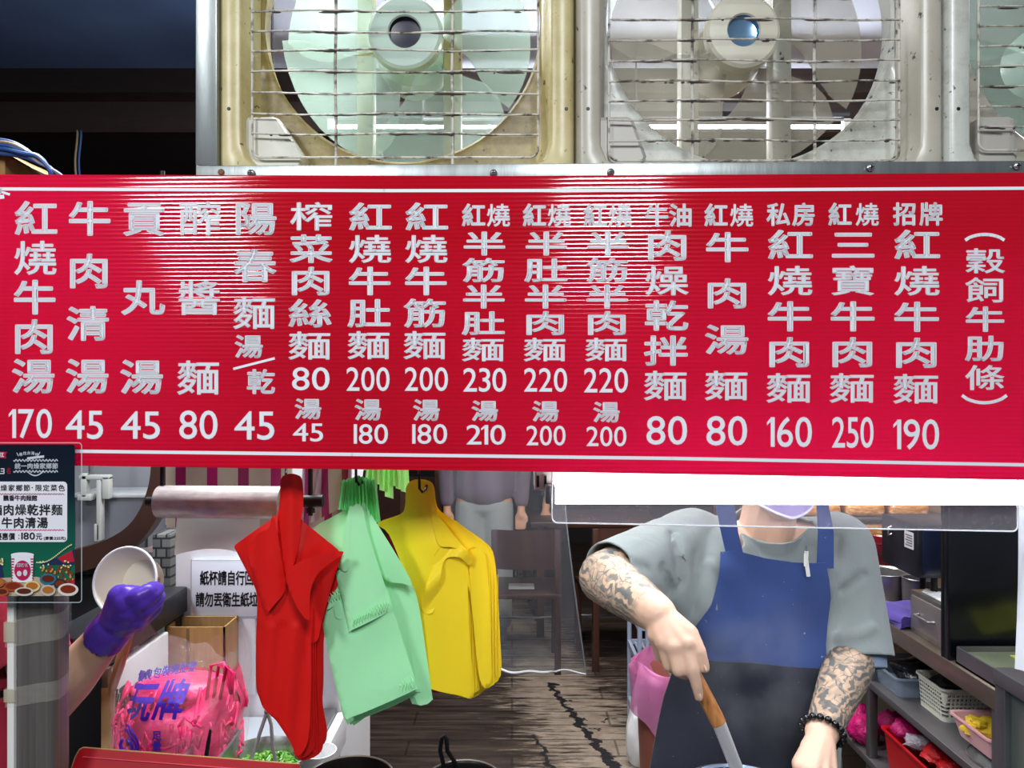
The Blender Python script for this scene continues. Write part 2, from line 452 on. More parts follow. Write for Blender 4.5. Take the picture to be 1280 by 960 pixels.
def run(s, xs, ys, w, h):
    n = len(s)
    return [(ch, xs[0]+(xs[1]-xs[0])*i/max(n-1, 1), ys[i] if isinstance(ys, (list, tuple)) and len(ys) == n else ys[0]+(ys[1]-ys[0])*i/max(n-1, 1), w, h) for i, ch in enumerate(s)]
w1, h1 = 55, 45
col(run('紅燒牛肉湯', (45, 41.5), (273, 470), w1, h1), [('170', 13, 66, 510, 549)])
col(run('牛肉清湯', (112, 109), (273, 470), w1, h1), [('45', 81, 130, 512, 550)])
col(run('貢丸湯', (180, 177), (273, 471), w1, h1), [('45', 150, 201, 513, 550)])
col(run('醡醬麵', (250, 248), (273, 472), w1, h1), [('80', 223, 273, 512, 550)])
def slash(mb): line_px(mb, [(292, 461), (343, 448)], 3)
col(run('陽春麵', (319, 318), (273, 391), w1, 43)+[('湯', 311, 433, 36, 30), ('乾', 326, 477, 36, 32)], [('45', 292, 344, 513, 551)], slash)
h6 = 37
col(run('榨菜肉絲麵', (389.5, 387), (270.5, 432), w1, h6)+[('湯', 385, 511, 34, 27)], [('80', 364, 413, 458, 489), ('45', 365, 405, 528, 553)])
col(run('紅燒牛肚麵', (463, 461), (271, 431.5), w1, h6)+[('湯', 460, 512, 34, 28)], [('200', 432, 488, 458, 490), ('180', 440, 486, 529, 556)])
col(run('紅燒牛筋麵', (533.5, 531), (271, 431.5), w1, h6)+[('湯', 533, 512.5, 34, 28)], [('200', 505, 561, 458, 490), ('180', 513, 560, 529, 556)])
h9 = 31
def hd(a, b, x0, x1, y): return [(a, x0, y, 30, 30), (b, x1, y, 30, 30)]
col(hd('紅', '燒', 592, 623, 269)+run('半筋半肚麵', (605.5, 604), (304.5, 437), w1, h9)+[('湯', 606, 513.5, 34, 27)], [('230', 578, 634, 459, 491), ('210', 582, 633, 530, 557)])
col(hd('紅', '燒', 668, 699, 269)+run('半肚半肉麵', (683, 681), (304.5, 437), w1, h9)+[('湯', 682, 514, 34, 27)], [('220', 654, 710, 459, 491), ('200', 657, 708, 531, 558)])
col(hd('紅', '燒', 744, 775, 269)+run('半筋半肉麵', (760, 758), (304.5, 437), w1, h9)+[('湯', 758, 515, 34, 27)], [('220', 729, 786, 459, 492), ('200', 732, 784, 532, 559)])
h12 = 39; w12 = 56
col(hd('牛', '油', 821, 851, 269)+run('肉燥乾拌麵', (834, 832), (307, 482), w12, h12), [('80', 807, 860, 519, 557)])
col(hd('紅', '燒', 895, 927, 269)+run('牛肉湯麵', (909, 908), (309, 482), w12, h12), [('80', 882, 935, 519, 558)])
col(hd('私', '房', 973, 1005, 268)+run('紅燒牛肉麵', (988, 986), (306, 485), 58, h12), [('160', 961, 1016, 520, 560)])
col(hd('紅', '燒', 1050, 1084, 268)+run('三寶牛肉麵', (1066.5, 1065), (306, 485), 58, h12), [('250', 1039, 1093, 520, 561)])
col(hd('招', '牌', 1131, 1164, 267.5)+run('紅燒牛肉麵', (1146.5, 1145), (306, 486), 59, h12), [('190', 1119, 1175, 523, 563)])
def parens(mb):
    line_px(mb, [(1207+48*t, 300-7*math.sin(PI*t)**0.7) for t in [i/10 for i in range(11)]], 4)
    line_px(mb, [(1203+55*t, 494.5+9*math.sin(PI*t)**0.7) for t in [i/10 for i in range(11)]], 4)
col(run('穀飼牛肋條', (1231.5, 1231), (326, 472), 51, 33), [], parens)
# two sheet-metal straps that carry the board on the frame behind it
for px in (330, 1000):
    q = S(px, 232, -0.005); MB().box(q.x-0.012, q.x+0.012, q.y+0.0005, q.y+0.05, q.z-0.01, q.z+0.004).build('bracket', M_ALU, board)

# ------------------------------------------------------------------ the promotion poster in its clear sleeve
def SP(px, py, d=0.0): return S(px, py, d+0.008)
poster = thing('poster', 'dark green promotion poster in a clear sleeve on the menu board corner', 'poster', SP(30, 752))
def quad(mb, x0, x1, y0, y1, d, SS=SP): return mb.add([SS(x0, y0, d), SS(x0, y1, d), SS(x1, y1, d), SS(x1, y0, d)], [(0, 1, 2, 3)])
def poly(mb, pts, d, SS=SP): return mb.add([SS(x, y, d) for x, y in pts], [tuple(range(len(pts)))])
def disc(mb, cx, cy, rx, ry, d, n=20, SS=SP): return poly(mb, [(cx+rx*math.cos(2*PI*i/n), cy+ry*math.sin(2*PI*i/n)) for i in range(n)], d, SS)
def rrect(x0, x1, y0, y1, r, n=5):
    out = []
    for cx, cy, a in ((x1-r, y1-r, 0), (x0+r, y1-r, 90), (x0+r, y0+r, 180), (x1-r, y0+r, 270)):
        out += [(cx+r*math.cos(math.radians(a+90*k/n)), cy+r*math.sin(math.radians(a+90*k/n))) for k in range(n+1)]
    return out
def ink(name, c): return mat(name, c, 0.3, spec=0.15)
b = MB(); q = rrect(-60, 93.5, 556, 745, 2)
b.add([SP(x, y, 0) for x, y in q]+[SP(x, y, -0.0015) for x, y in q], [tuple(range(len(q))), tuple(range(len(q), 2*len(q)))[::-1]]+[(i, (i+1) % len(q), (i+1) % len(q)+len(q), i+len(q)) for i in range(len(q))])
s = NT('poster_print'); X, Yc, Z = s.xyz()
s.set(color=s.ramp(s.math('MULTIPLY_ADD', Z, 1/0.22, 0.0), [(0.0, '1d6a4c'), (0.28, '17604a'), (0.55, '14433f'), (0.72, '15222f'), (1.0, '141a28')]), rough=0.15, spec=0.12)
sheet = b.build('print', s.m, poster)
def pb(name, fn, m):
    q = MB(); fn(q); return q.build(name, m, sheet, weld=False, sharp=180)
pb('text_box', lambda q: poly(q, rrect(-60, 84, 602, 677.5, 5), 0.0006), ink('poster_white', 'e6e4ec'))
def wavy(x0, x1, y, amp=1.2, per=4.2): return [(x0+(x1-x0)*i/90, y+amp*math.sin((x1-x0)*i/90/per*2*PI)) for i in range(91)]
def head(q):
    for y in (575.5, 589.3): line_px(q, wavy(17, 72, y), 1.2, 0.0006, SP)
    for i, ch in enumerate('統一肉燥家鄉節'): put(q, ch, 22+7.8*i, 582.5, 7.6, 7.6, 0.03, SP)
    for i, ch in enumerate('尋找台灣味'): put(q, ch, 26+5*i, 568-1.2*i*(4-i)*.4, 4.6, 4.6, 0.02, SP)
    line_px(q, [(21, 566), (23, 570)], .8, .0006, SP); line_px(q, [(50, 565), (48, 569)], .8, .0006, SP)
    for k in (0, 1.6, 3.2): line_px(q, [(34, 574-k*.6), (55, 571.5-k*.6)], 1.0, 0.0006, SP)
    line_px(q, [(34+20*t, 589.5+5*math.sin(PI*t)) for t in [i/8 for i in range(9)]], 1.4, .0006, SP)
    line_px(q, [(1, 586), (5, 586), (5, 592), (0, 592)], 1.2, .0006, SP); line_px(q, [(1, 589), (5, 589)], 1, .0006, SP)
pb('header_lettering', head, ink('poster_pale', 'ccd2da'))
def flag(q): poly(q, [(-14, 564), (9, 565), (7, 569), (8, 573), (-14, 572)], 0.0006); put(q, '名', 11, 588.5, 6, 8, 0.02, SP)
pb('red_flag', flag, ink('poster_red', 'b02338'))
def flagt(q): put(q, '紅', 1.5, 568.5, 7, 6, .05, SP, 0.0012)
pb('flag_lettering', flagt, ink('poster_white', 'e6e4ec'))
def body(q):
    for i, ch in enumerate('肉燥家鄉節'): put(q, ch, -5+9.6*i, 609.8, 8.6, 8.6, 0.012, SP, .0012)
    disc(q, 40.2, 609.5, .8, .8, .0012, 8)
    for i, ch in enumerate('限定菜色'): put(q, ch, 48+9.6*i, 609.8, 8.6, 8.6, 0.012, SP, .0012)
    for i, ch in enumerate('飄香牛肉麵館'): put(q, ch, 7.5+7.1*i, 622.5, 7.2, 7.4, 0.025, SP, .0012)
    for i, ch in enumerate('滷肉燥乾拌麵'): put(q, ch, -4.5+15.1*i, 637.2, 14.6, 14.6, 0.022, SP, .0012)
    for i, ch in enumerate('牛肉清湯'): put(q, ch, 8.5+14.8*i, 653.3, 14.2, 14.4, 0.022, SP, .0012)
    for i, ch in enumerate('優惠價'): put(q, ch, -2+8.3*i, 670.5, 8.2, 9.5, 0.018, SP, .0012)
    disc(q, 23.5, 669, .7, .7, .0012, 8); disc(q, 23.5, 673, .7, .7, .0012, 8)
    fit(q, '180', 26, 43.5, 665.5, 674.5, .02, SP, .0012); put(q, '元', 48.5, 670.5, 8.5, 9, .018, SP, .0012)
    fit(q, '(原價:225元)', 54.5, 82, 670.5, 675.5, .03, SP, .0012)
pb('black_lettering', body, M_INK)
def wav(q):
    for y in (617.5, 662.5): line_px(q, wavy(-40, 80, y, .8, 3.4), .9, .0012, SP)
pb('wavy_rule', wav, ink('poster_pink', 'c06a86'))
# printed picture: table, bowls, paper cup, stalls, string of lights
pb('printed_table', lambda q: poly(q, [(-60, 725), (10, 722), (46, 721), (70, 727), (93, 733), (93, 745), (-60, 745)], .0004), ink('poster_cream', 'b9a58c'))
pb('printed_stall', lambda q: (poly(q, [(50, 706), (58, 700), (74, 697), (88, 690), (93, 686), (93, 706)], .0004), poly(q, [(-10, 700), (2, 702), (5, 722), (-10, 724)], .0004)), ink('poster_navy', '23304f'))
pb('printed_awning', lambda q: (poly(q, [(72, 698), (90, 688), (93, 702), (80, 704)], .0007), poly(q, [(80, 727), (93, 722), (93, 736), (88, 734)], .0007)), ink('poster_red', 'b02338'))
R_ = random.Random(3)
def people(q):
    for k in range(46): disc(q, R_.uniform(51, 92), R_.uniform(708, 727), R_.uniform(1, 2.2), R_.uniform(1.2, 2.4), .0008+k*1e-5, 8)
pb('printed_crowd', people, ink('poster_brown', '6d3f28'))
def people2(q):
    for k in range(26): disc(q, R_.uniform(51, 92), R_.uniform(708, 727), R_.uniform(.8, 1.6), R_.uniform(1, 2), .0014+k*1e-5, 8)
pb('printed_crowd', people2, ink('poster_orange', 'c98545'))
def lights(q):
    for k in range(24): t = k/23; disc(q, 46+43*t, 703-22*t+9*math.sin(PI*t)*(1-t), .9, .9, .0022, 8)
    for k in range(16): disc(q, R_.uniform(50, 90), R_.uniform(701, 711), 1.1, 1.1, .0023, 8)
    for k in range(10): disc(q, R_.uniform(-3, 5), R_.uniform(698, 706), 1.3, 1.3, .0023, 8)
pb('printed_lights', lights, ink('poster_yellow', 'e2d9a0'))
pb('printed_cup', lambda q: (poly(q, [(14, 694), (42, 694), (40.5, 728), (15.5, 728)], .0016), disc(q, 28, 693.5, 14.6, 3, .0018)), ink('poster_white', 'e6e4ec'))
def stripes(q):
    for k in range(9): quad(q, 14.2, 18-0.3*k, 698+3.4*k, 699.6+3.4*k, .002); quad(q, 38+.3*k, 41.6, 698+3.4*k, 699.6+3.4*k, .002)
    disc(q, 28, 713, 10.3, 12.5, .0024)
pb('printed_cup_badge', stripes, ink('poster_crimson', 'b3234f'))
def badge(q): fit(q, 'ㄖㄛㄍ', 21, 35, 704, 709, .04, SP, .0030); disc(q, 24, 717, 3, 3.4, .003); disc(q, 31.5, 716, 2.6, 4, .003)
pb('badge_print', badge, ink('poster_pale', 'ccd2da'))
BW = [(16, 733, 12, 6.2, 'a14a24'), (40, 733, 10, 7, 'd9c48e'), (60, 724, 10.5, 7, '2f6a86'), (75, 730, 8, 6, '26303c'), (60, 741, 9.5, 7, 'b9b6b0'), (30, 744, 12, 5.5, 'c9c4ba'), (85, 745, 13, 8, 'd9d2c6'), (-2, 728, 8, 6, 'a4563a'), (2, 742, 9, 5, 'b0522e')]
for i, (x, y, rx, ry, c) in enumerate(BW):
    yy = min(y, 745-ry) if y+ry > 745 else y
    pb('printed_plate', lambda q: disc(q, x, yy, rx, min(ry, 745-yy), .0030+.0002*i), ink('poster_'+c, c))
    pb('printed_food', lambda q: disc(q, x, yy-.5, rx*.75, min(ry, 745-yy)*.65, .0032+.0002*i), ink('poster_food'+str(i % 3), ['7d2f1c', 'b06a2c', '5a2a1e'][i % 3]))
b = MB(); q = rrect(-66, 102, 553.5, 753, 4)
b.add([SP(x, y, .0058) for x, y in q]+[SP(x, y, -.0035) for x, y in q], [tuple(range(len(q))), tuple(range(len(q), 2*len(q)))[::-1]])
s = clear('clear_sleeve', '15181a', 0.05, 0.04, 0.1, 8, spec=.12)
b.build('clear_sleeve', s, poster)
b = MB(); line_px(b, q+[q[0]], 1.2, .006, SP); b.build('sleeve_edge', clear('sleeve_edge_plastic', 'c8d0d2', 0.55, 0.2), poster, weld=False)
# ------------------------------------------------------------------ exhaust fans above the board
def grime(name, base, dirt, lo=0.46, hi=0.6, vs=14, rough=0.45, metal=0, spots=True, stretch=None):
    s = NT(name)
    c = s.ramp(s.noise(vs, 8, stretch, 0.7), [(lo, dirt), (hi, base)])
    if spots:
        x = s.n('ShaderNodeMix', data_type='RGBA', blend_type='MULTIPLY'); x.inputs[0].default_value = 0.9
        s.l(c, x.inputs[6]); s.l(s.ramp(s.noise(70, 4), [(0.30, '3a3020'), (0.36, 'ffffff')]), x.inputs[7]); c = x.outputs[2]
    s.set(color=c, rough=rough, metal=metal); s.bump(s.noise(60, 4), 0.12, 0.001)
    return s.m
def rr(hw, hh, r, n):
    """n points round a rounded rectangle by angle, matched with a circle's points"""
    out = []
    for i in range(n):
        a = 2*PI*i/n; c, s_ = math.cos(a), math.sin(a)
        t = min(hw/abs(c) if abs(c) > 1e-9 else 1e9, hh/abs(s_) if abs(s_) > 1e-9 else 1e9)
        x, y = c*t, s_*t
        ix, iy = hw-r, hh-r
        if abs(x) > ix and abs(y) > iy:      # onto the corner's arc
            cx, cy = math.copysign(ix, x), math.copysign(iy, y)
            # intersect ray with circle
            bq = c*cx+s_*cy; disc_ = bq*bq-(cx*cx+cy*cy-r*r); t = bq+math.sqrt(max(disc_, 0)); x, y = c*t, s_*t
        out.append((x, y))
    return out
M_WIRE = grime('wire_with_grease', 'c4bfb4', '4a3a30', 0.40, 0.52, 26, 0.5, 0, False)
M_HUBD = mat('dark_hub_socket', '2a2c3c', 0.35)
FY = 1.20
def fan(label, px0, px1, ocx, ocy, opr, housing, ringm, bladem, hubm, socketm, gx0, gx1, vert, hor, strut, guard):
    cx = (P(px0, 0, FY).x+P(px1, 0, FY).x)/2; hw = (P(px1, 0, FY).x-P(px0, 0, FY).x)/2
    z0 = P(0, 232, FY).z; cz = P(0, ocy, 1.26).z; hh = cz-z0; ox = P(ocx, 0, 1.26).x
    root = thing('exhaust_fan', label, 'fan', (cx, FY, z0), 'exhaust fans above the menu board')
    n = 96; fl = P(px0+30, 0, FY).x-P(px0, 0, FY).x
    def loop(hw_, hh_, r, y): return [(cx+x, y, cz+z) for x, z in rr(hw_, hh_, r, n)]
    R = opr/F*1.262
    loops = [loop(hw, hh, .012, 1.40), loop(hw, hh, .012, FY+.012), loop(hw-.004, hh-.004, .014, FY+.003), loop(hw-.008, hh-.008, .016, FY),
             loop(hw-fl+.004, hh-.026+.004, .045, FY), loop(hw-fl, hh-.026, .042, FY+.004), loop(hw-fl-.006, hh-.032, .04, FY+.045), loop(hw-fl-.012, hh-.038, .036, FY+.055)]
    m = MB(); m.add([p for L in loops for p in L], [(k*n+i, k*n+(i+1) % n, (k+1)*n+(i+1) % n, (k+1)*n+i) for k in range(len(loops)-1) for i in range(n)])
    m.build('housing', housing, root, 50)
    circ = lambda r, y: [(ox+r*math.cos(2*PI*i/n), y, cz+r*math.sin(2*PI*i/n)) for i in range(n)]
    L2 = [loop(hw-fl-.010, hh-.036, .036, FY+.056), circ(R+.012, FY+.060), circ(R+.004, FY+.058), circ(R, FY+.062), circ(R+.004, FY+.085), circ(R+.004, FY+.10)]
    m = MB(); m.add([p for L in L2 for p in L], [(k*n+i, k*n+(i+1) % n, (k+1)*n+(i+1) % n, (k+1)*n+i) for k in range(len(L2)-1) for i in range(n)])
    m.build('orifice_panel', ringm, root, 40)
    # blades: five broad, pitched, round-tipped blades on a hub
    hub = MB(); Mh = Matrix.Translation((ox, FY+.095, cz)) @ Matrix.Rotation(PI/2, 4, 'X')
    hub.lathe([(0.0265, 0.006), (0.0285, 0.009), (0.057, 0.008), (0.062, 0.004), (0.063, -0.002), (0.063, -0.014), (0, -0.014)], M=Mh, n=48)
    hub.build('hub', hubm, root, 30)
    sk = MB(); sk.lathe([(0.0268, 0.006), (0.0255, -0.004), (0.012, -0.006), (0, -0.006)], M=Mh, n=32); sk.build('hub_socket', socketm, root)
    for k in range(5):
        a0 = 2*PI*k/5+0.35
        def bl(u, v):
            r = 0.05+(R-0.014-0.05)*u
            w = 0.42+0.36*min(1, u*1.7)*(1-0.22*max(0, u-.8)/.2)
            a = a0+w*(v-.5)*2*0.86-0.35*u
            return Vector((ox+r*math.cos(a), FY+.125+(v-.5)*.052*(1-.35*u)+0.012*math.sin(PI*v), cz+r*math.sin(a)))
        b = MB().grid(bl, 14, 10); b2 = MB().grid(lambda u, v: bl(u, v)+Vector((0, .0022, 0)), 14, 10, True)
        b.add(b2.v, b2.f); b.build('fan_blade', bladem, root, 60)
    mo = MB(); Mm = Matrix.Translation((ox, FY+.20, cz)) @ Matrix.Rotation(PI/2, 4, 'X')
    mo.lathe([(0, .045), (.045, .043), (.06, .03), (.064, 0), (.06, -.04), (0, -.045)], M=Mm, n=40); mo.build('motor', hubm, root)
    for (a, b) in strut:
        q0, q1 = P(a, 0, FY+.18), P(b, 0, FY+.18)
        MB().box(q0.x, q1.x, FY+.165, FY+.20, z0+.012, cz+hh-.012, .003).build('motor_bracket', ringm, root)
    # wire guard
    m = MB(); gz0 = P(0, guard[0], FY).z; gX0, gX1 = P(gx0, 0, FY).x, P(gx1, 0, FY).x; gz1 = 2*cz-gz0
    gy = FY+.008; rnd = random.Random(px0)
    fr = [(x+(gX0+gX1)/2, gy, z+(gz0+gz1)/2) for x, z in rr((gX1-gX0)/2, (gz1-gz0)/2, .014, 400)]
    m.tube(fr+[fr[0]], .0019, 8, False); m.build('guard_frame', M_WIRE, root)
    ys = list(hor); d = ys[1]-ys[0]
    y = ys[0]-26.5
    while P(0, y, FY).z < gz1-.01: ys.insert(0, y); y -= 26.5
    m = MB()
    for y in ys:
        z = P(0, y, FY).z; pts = []
        for i in range(25):
            t = i/24; x = gX0+(gX1-gX0)*t
            pts.append((x, gy-.003+rnd.uniform(-.0002, .0002), z+.0016*math.sin(t*9+y)+rnd.uniform(-.0003, .0003)))
        rs = [.00135+.0005*abs(math.sin(t*1.3+y))*rnd.random() for t in range(25)]
        m.tube(pts, rs, 6)
    m.build('guard_wire', M_WIRE, root)
    m = MB()
    for x in vert:
        X = P(x, 0, FY).x
        m.tube([(X+.0006*math.sin(i*.8), gy+.001, gz0-.012+(gz1-gz0+.024)*i/20) for i in range(21)], [.0021+.0004*rnd.random() for i in range(21)], 7)
    m.build('guard_rod', M_WIRE, root)
    gc = MB()          # greasy clumps along the wires
    for k in range(170):
        y = rnd.choice(ys[-8:]); x = rnd.choice(vert)+rnd.choice((rnd.gauss(0, 6), rnd.uniform(-90, 100)))
        if gx0+8 < x < gx1-8:
            q = P(x, y+1.1+rnd.uniform(-.4, .8), FY); gc.ell((q.x, gy-.003, q.z), (rnd.choice((rnd.uniform(.001, .006), rnd.uniform(.006, .022))), .0012, rnd.uniform(.0008, .0018)), 8, 5)
    gc.build('grease', mat('grease', '33261e', 0.7, bump=.3, bs=400), root)['kind'] = 'stuff'
    # moulded corner cover, low on the recess
    if guard[1]:
        m = MB(); a, b_, t_ = guard[1]
        pts = [(a, 210), (a-2, 198), (a-1, 158), (a+3, 147), (a+38, 146), (a+46, 149), (b_-4, 196), (b_-10, 210)]
        v0 = [P(x, y, FY+.022) for x, y in pts]; v1 = [Vector((p.x, FY+.055, p.z)) for p in v0]; v2 = [P(x+(4 if i in (0, 1, 2) else -4 if i in (5, 6, 7) else 0), y+(4 if i in (3, 4) else 0), FY+.016) for i, (x, y) in enumerate(pts)]
        k = len(pts)
        m.add(v0+v1+v2, [(i, (i+1) % k, k+(i+1) % k, k+i) for i in range(k)]+[(i, (i+1) % k, 2*k+(i+1) % k, 2*k+i) for i in range(k)]+[tuple(range(2*k, 3*k))])
        m.build('corner_cover', t_, root, 40)
    for sx, sy in ((px0+14, 136), (px1-10, 136)):
        q = P(sx, sy, FY); MB().lathe([(0, 0.0008), (.0028, 0.0006), (.0032, -.001)], M=Matrix.Translation(q) @ Matrix.Rotation(PI/2, 4, 'X'), n=14).build('screw', M_BLACK, root)
    return root
CREAM = grime('yellowed_cream_enamel', 'c6b888', 'a89862', 0.35, 0.55, 5, 0.35)
CREAMD = grime('greasy_yellow_enamel', 'ad9c5e', '6f5e30', 0.38, 0.62, 7, 0.4)
GREYC = grime('aged_grey_enamel', 'b9b3a4', 'a49e90', 0.35, 0.6, 4, 0.33)
GREYC2 = grime('pale_grey_enamel', 'c3c5bc', '9a978a', 0.33, 0.52, 7, 0.3)
def blade_mat(name, c, a):
    s = NT(name); s.set(color=c, rough=0.3, spec=0.4)
    t = s.n('ShaderNodeBsdfTranslucent'); t.inputs[0].default_value = (*rgb(c), 1)
    mx = s.n('ShaderNodeMixShader'); mx.inputs[0].default_value = 0.5; s.l(s.b.outputs[0], mx.inputs[1]); s.l(t.outputs[0], mx.inputs[2])
    tr = s.n('ShaderNodeBsdfTransparent'); m2 = s.n('ShaderNodeMixShader'); m2.inputs[0].default_value = a
    s.l(tr.outputs[0], m2.inputs[1]); s.l(mx.outputs[0], m2.inputs[2]); s.l(m2.outputs[0], s.out.inputs[0]); return s.m
BL1 = blade_mat('pale_green_blade_plastic', 'a9c0b4', 0.40); BL2 = blade_mat('smoky_blade_plastic', 'a6a294', 0.42)
HUB1 = mat('pale_green_plastic', 'b4cabd', 0.35, var=.06); HUB2 = mat('ivory_plastic', 'c9c5b2', 0.35, var=.06)
COV = mat('corner_cover_plastic', 'cfcdc0', 0.45, 0, var=.1, vs=10); COV2 = mat('grey_cover_plastic', 'b4afa6', 0.45, 0, var=.1, vs=10)
fan('yellowed cream exhaust fan with pale green blades and dark hub hole', 272, 718, 503, 30, 172, CREAM, CREAMD, BL1, HUB1, M_HUBD,
    313, 673, (418, 565), (12, 38, 61, 88, 115, 141, 166), ((448, 468), (555, 577)), (195, (303, 385, COV)))
fan('grey exhaust fan with smoky blades and a shiny blue hub cap', 721, 1181, 936, 28, 178, GREYC, GREYC2, BL2, HUB2, mat('blue_chrome', '7fa6c8', 0.12, 0.7),
    762, 1127, (867, 1021), (22, 48, 74, 100, 124, 148, 174), ((849, 871), (962, 986)), (199, (745, 812, COV2)))
fan('grey exhaust fan cut off by the picture edge above the last price', 1184, 1640, 1383, 28, 176, GREYC2, GREYC, BL1, HUB1, M_HUBD,
    1227, 1590, (1330, 1480), (7, 32, 57, 81, 107, 133, 158), ((1300, 1318), (1420, 1440)), (186, (1222, 1275, COV2)))
# aluminium frame the fans stand on
q0, q1 = P(244, 207, 1.19), P(271, 0, 1.19)
post = thing('aluminium_post', 'bare aluminium post beside the yellowed fan', 'post', (q0.x, 1.22, P(0, 206, 1.19).z))
MB().box(q0.x, q1.x, 1.19, 1.26, P(0, 207, 1.19).z, 2.8, .002).build('profile', M_ALU, post)
q0, q1 = P(241, 220, 1.155), P(1345, 204.5, 1.155)
rail = thing('aluminium_rail', 'flat aluminium rail under the fans along the board top', 'rail', (0, 1.2, q0.z))
def ytilt(m):
    for v in m.v: v.y -= SLOPE*v.x*0.7
    return m
ytilt(MB().box(q0.x, q1.x, 1.155, 1.186, q0.z-.015, q1.z, .0015)).build('profile', M_ALU, rail)
zl = P(0, 232, FY).z; MB().box(q0.x, q1.x, 1.176, 1.40, zl-.005, zl-.0005).build('ledge', M_ALU, rail)
for sx, sy in ((312, 215), (617, 216.5), (763, 216), (1083, 212.5), (1262, 211.5)):
    q = P(sx, sy, 1.155); q.y = 1.1535-SLOPE*q.x*.7
    Mx = Matrix.Translation(q) @ Matrix.Rotation(PI/2, 4, 'X')
    sc = MB().lathe([(0, .004), (.003, .0036), (.0052, .002), (.0058, 0)], M=Mx, n=18).build('screw', M_STEEL, rail)
    cr = MB().box(q.x-.0032, q.x+.0032, q.y-.0045, q.y-.0035, q.z-.0007, q.z+.0007).box(q.x-.0007, q.x+.0007, q.y-.0045, q.y-.0035, q.z-.0032, q.z+.0032)
    cr.build('cross_slot', M_BLACK, sc)
q = P(272, 212, 1.15); q.y = 1.1540-SLOPE*q.x*.7
MB().lathe([(0, .002), (.0035, .0015), (.005, 0)], M=Matrix.Translation(q) @ Matrix.Rotation(PI/2, 4, 'X'), n=16).build('rivet', mat('rust', '7a5138', .7, var=.4, vs=80), rail)

# box and cables on top of the board at the dark end
bx = thing('cardboard_box', 'brown cardboard box under blue cables behind the board top', 'box', P(5, 222, 1.35))
p0 = P(5, 225, 1.35)
m = MB(); m.box(p0.x-.13, p0.x+.035, 1.30, 1.5, p0.z-.02, p0.z+.035, .002)
m.build('carton', M_CARD, bx)
m = MB(); m.add([(p0.x-.13, 1.295, p0.z+.036), (p0.x+.035, 1.295, p0.z+.034), (p0.x+.082, 1.30, p0.z+.006), (p0.x+.084, 1.45, p0.z+.004), (p0.x+.035, 1.5, p0.z+.036), (p0.x-.13, 1.5, p0.z+.036)], [(0, 1, 2, 3, 4, 5)])
m2 = MB(); m2.add(m.v, m.f); m2.add([v-Vector((0, 0, .003)) for v in m.v], m.f); m2.build('flap', M_CARD, bx)
MB().box(p0.x-.13, p0.x+.1, 1.28, 1.55, p0.z-.032, p0.z-.02).build('shelf_plate', M_BLACK, bx)
CB = [mat('blue_cable', '234a86', .45), mat('light_blue_cable', '3f6aa8', .45), mat('black_cable', '15161a', .5), mat('beige_cable', '8a765c', .5)]
rnd = random.Random(5)
cbl = thing('cable_bundle', 'loose bundle of blue and black cables over the cardboard box', 'cables', P(70, 222, 1.26))
for k in range(15):
    o1 = rnd.uniform(-9, 9); o2 = rnd.uniform(-10, 10); z = rnd.uniform(0, .03)
    pts = [P(-30, 180+o1*.6+k*.4, 1.30), P(5, 184+o1, 1.27+z), P(28, 190+o1*.7, 1.265+z), P(48, 200+o2*.5, 1.26+z), P(66+o2*.5, 213+o2*.2, 1.26+z), P(74+o2, 226, 1.265+z), P(76+o2, 245, 1.27+z)]
    sp = []
    for i in range(len(pts)-1):
        for t in (0, .25, .5, .75):
            a = pts[max(i-1, 0)]; b = pts[i]; c = pts[i+1]; d = pts[min(i+2, len(pts)-1)]
            sp.append(.5*((2*b)+(c-a)*t+(2*a-5*b+4*c-d)*t*t+(3*b-a-3*c+d)*t**3))
    MB().tube(sp+[pts[-1]], .0021+.0007*(k % 3), 7).build('cable', CB[[0, 1, 0, 0, 2, 1, 0, 3][k % 8]], cbl)
for px, mm, lb in ((94.5, CB[3], 'pale cable hanging straight down the dark wall'), (99, CB[0], 'thin blue cable hanging beside the pale one')):
    Y = 2.9
    pts = [P(px+1+1.5*math.sin(i*.9), 146+11*i, Y) for i in range(12)]
    tag(MB().tube(pts, .004, 6).build('hanging_cable', mm), lb, 'cable')

# ------------------------------------------------------------------ lamp under the board, clear shield, clear curtain
LY = 1.215
lamp = thing('tube_lamp', 'bare white fluorescent tube lamp under the board', 'lamp', P(690, 592, LY+.03))
a, b_ = P(668, 590, LY+.02), P(1345, 607, LY+.02)
MB().box(a.x, b_.x+.05, LY+.02, LY+.075, P(0, 613, LY+.02).z, P(0, 575, LY+.02).z, .003).build('lamp_body', M_WHITEP, lamp)
za = P(0, 619, LY).z; xa = P(694, 0, LY).x; xb = xa+1.19
MB().tube([(xa, LY, za), (xb, LY, za-.003)], .0135, 20).build('tube', glow('lit_tube', (0.93, 0.95, 1.0), 24), lamp, 60)
MB().box(xa-.016, xa, LY-.014, LY+.03, za-.012, za+.016, .002).build('lamp_holder', M_STEELD, lamp)
MB().box(xb, xb+.016, LY-.014, LY+.03, za-.016, za+.012, .002).build('lamp_holder', M_STEELD, lamp)
q = P(677, 604, LY+.02)
m = MB()
for dx in (-.008, .004): m.box(q.x+dx, q.x+dx+.004, q.y-.003, q.y, q.z-.006, q.z+.012)
m.build('mounting_slot', M_BLACK, lamp)
sh = thing('clear_shield', 'clear acrylic sneeze shield hanging in front of the cook', 'shield', P(980, 660, 1.17))
pts = rrect(690, 1272, 560, 664, 7)
sy = 1.165
pts2 = [(x, y+(x-690)*0.0 + (0 if y < 600 else (x-690)/582*11-10.5)) for x, y in pts]
b = MB(); v0 = [P(x, y, sy-SLOPE*.5*((x-640)/F)) for x, y in pts2]; k = len(v0)
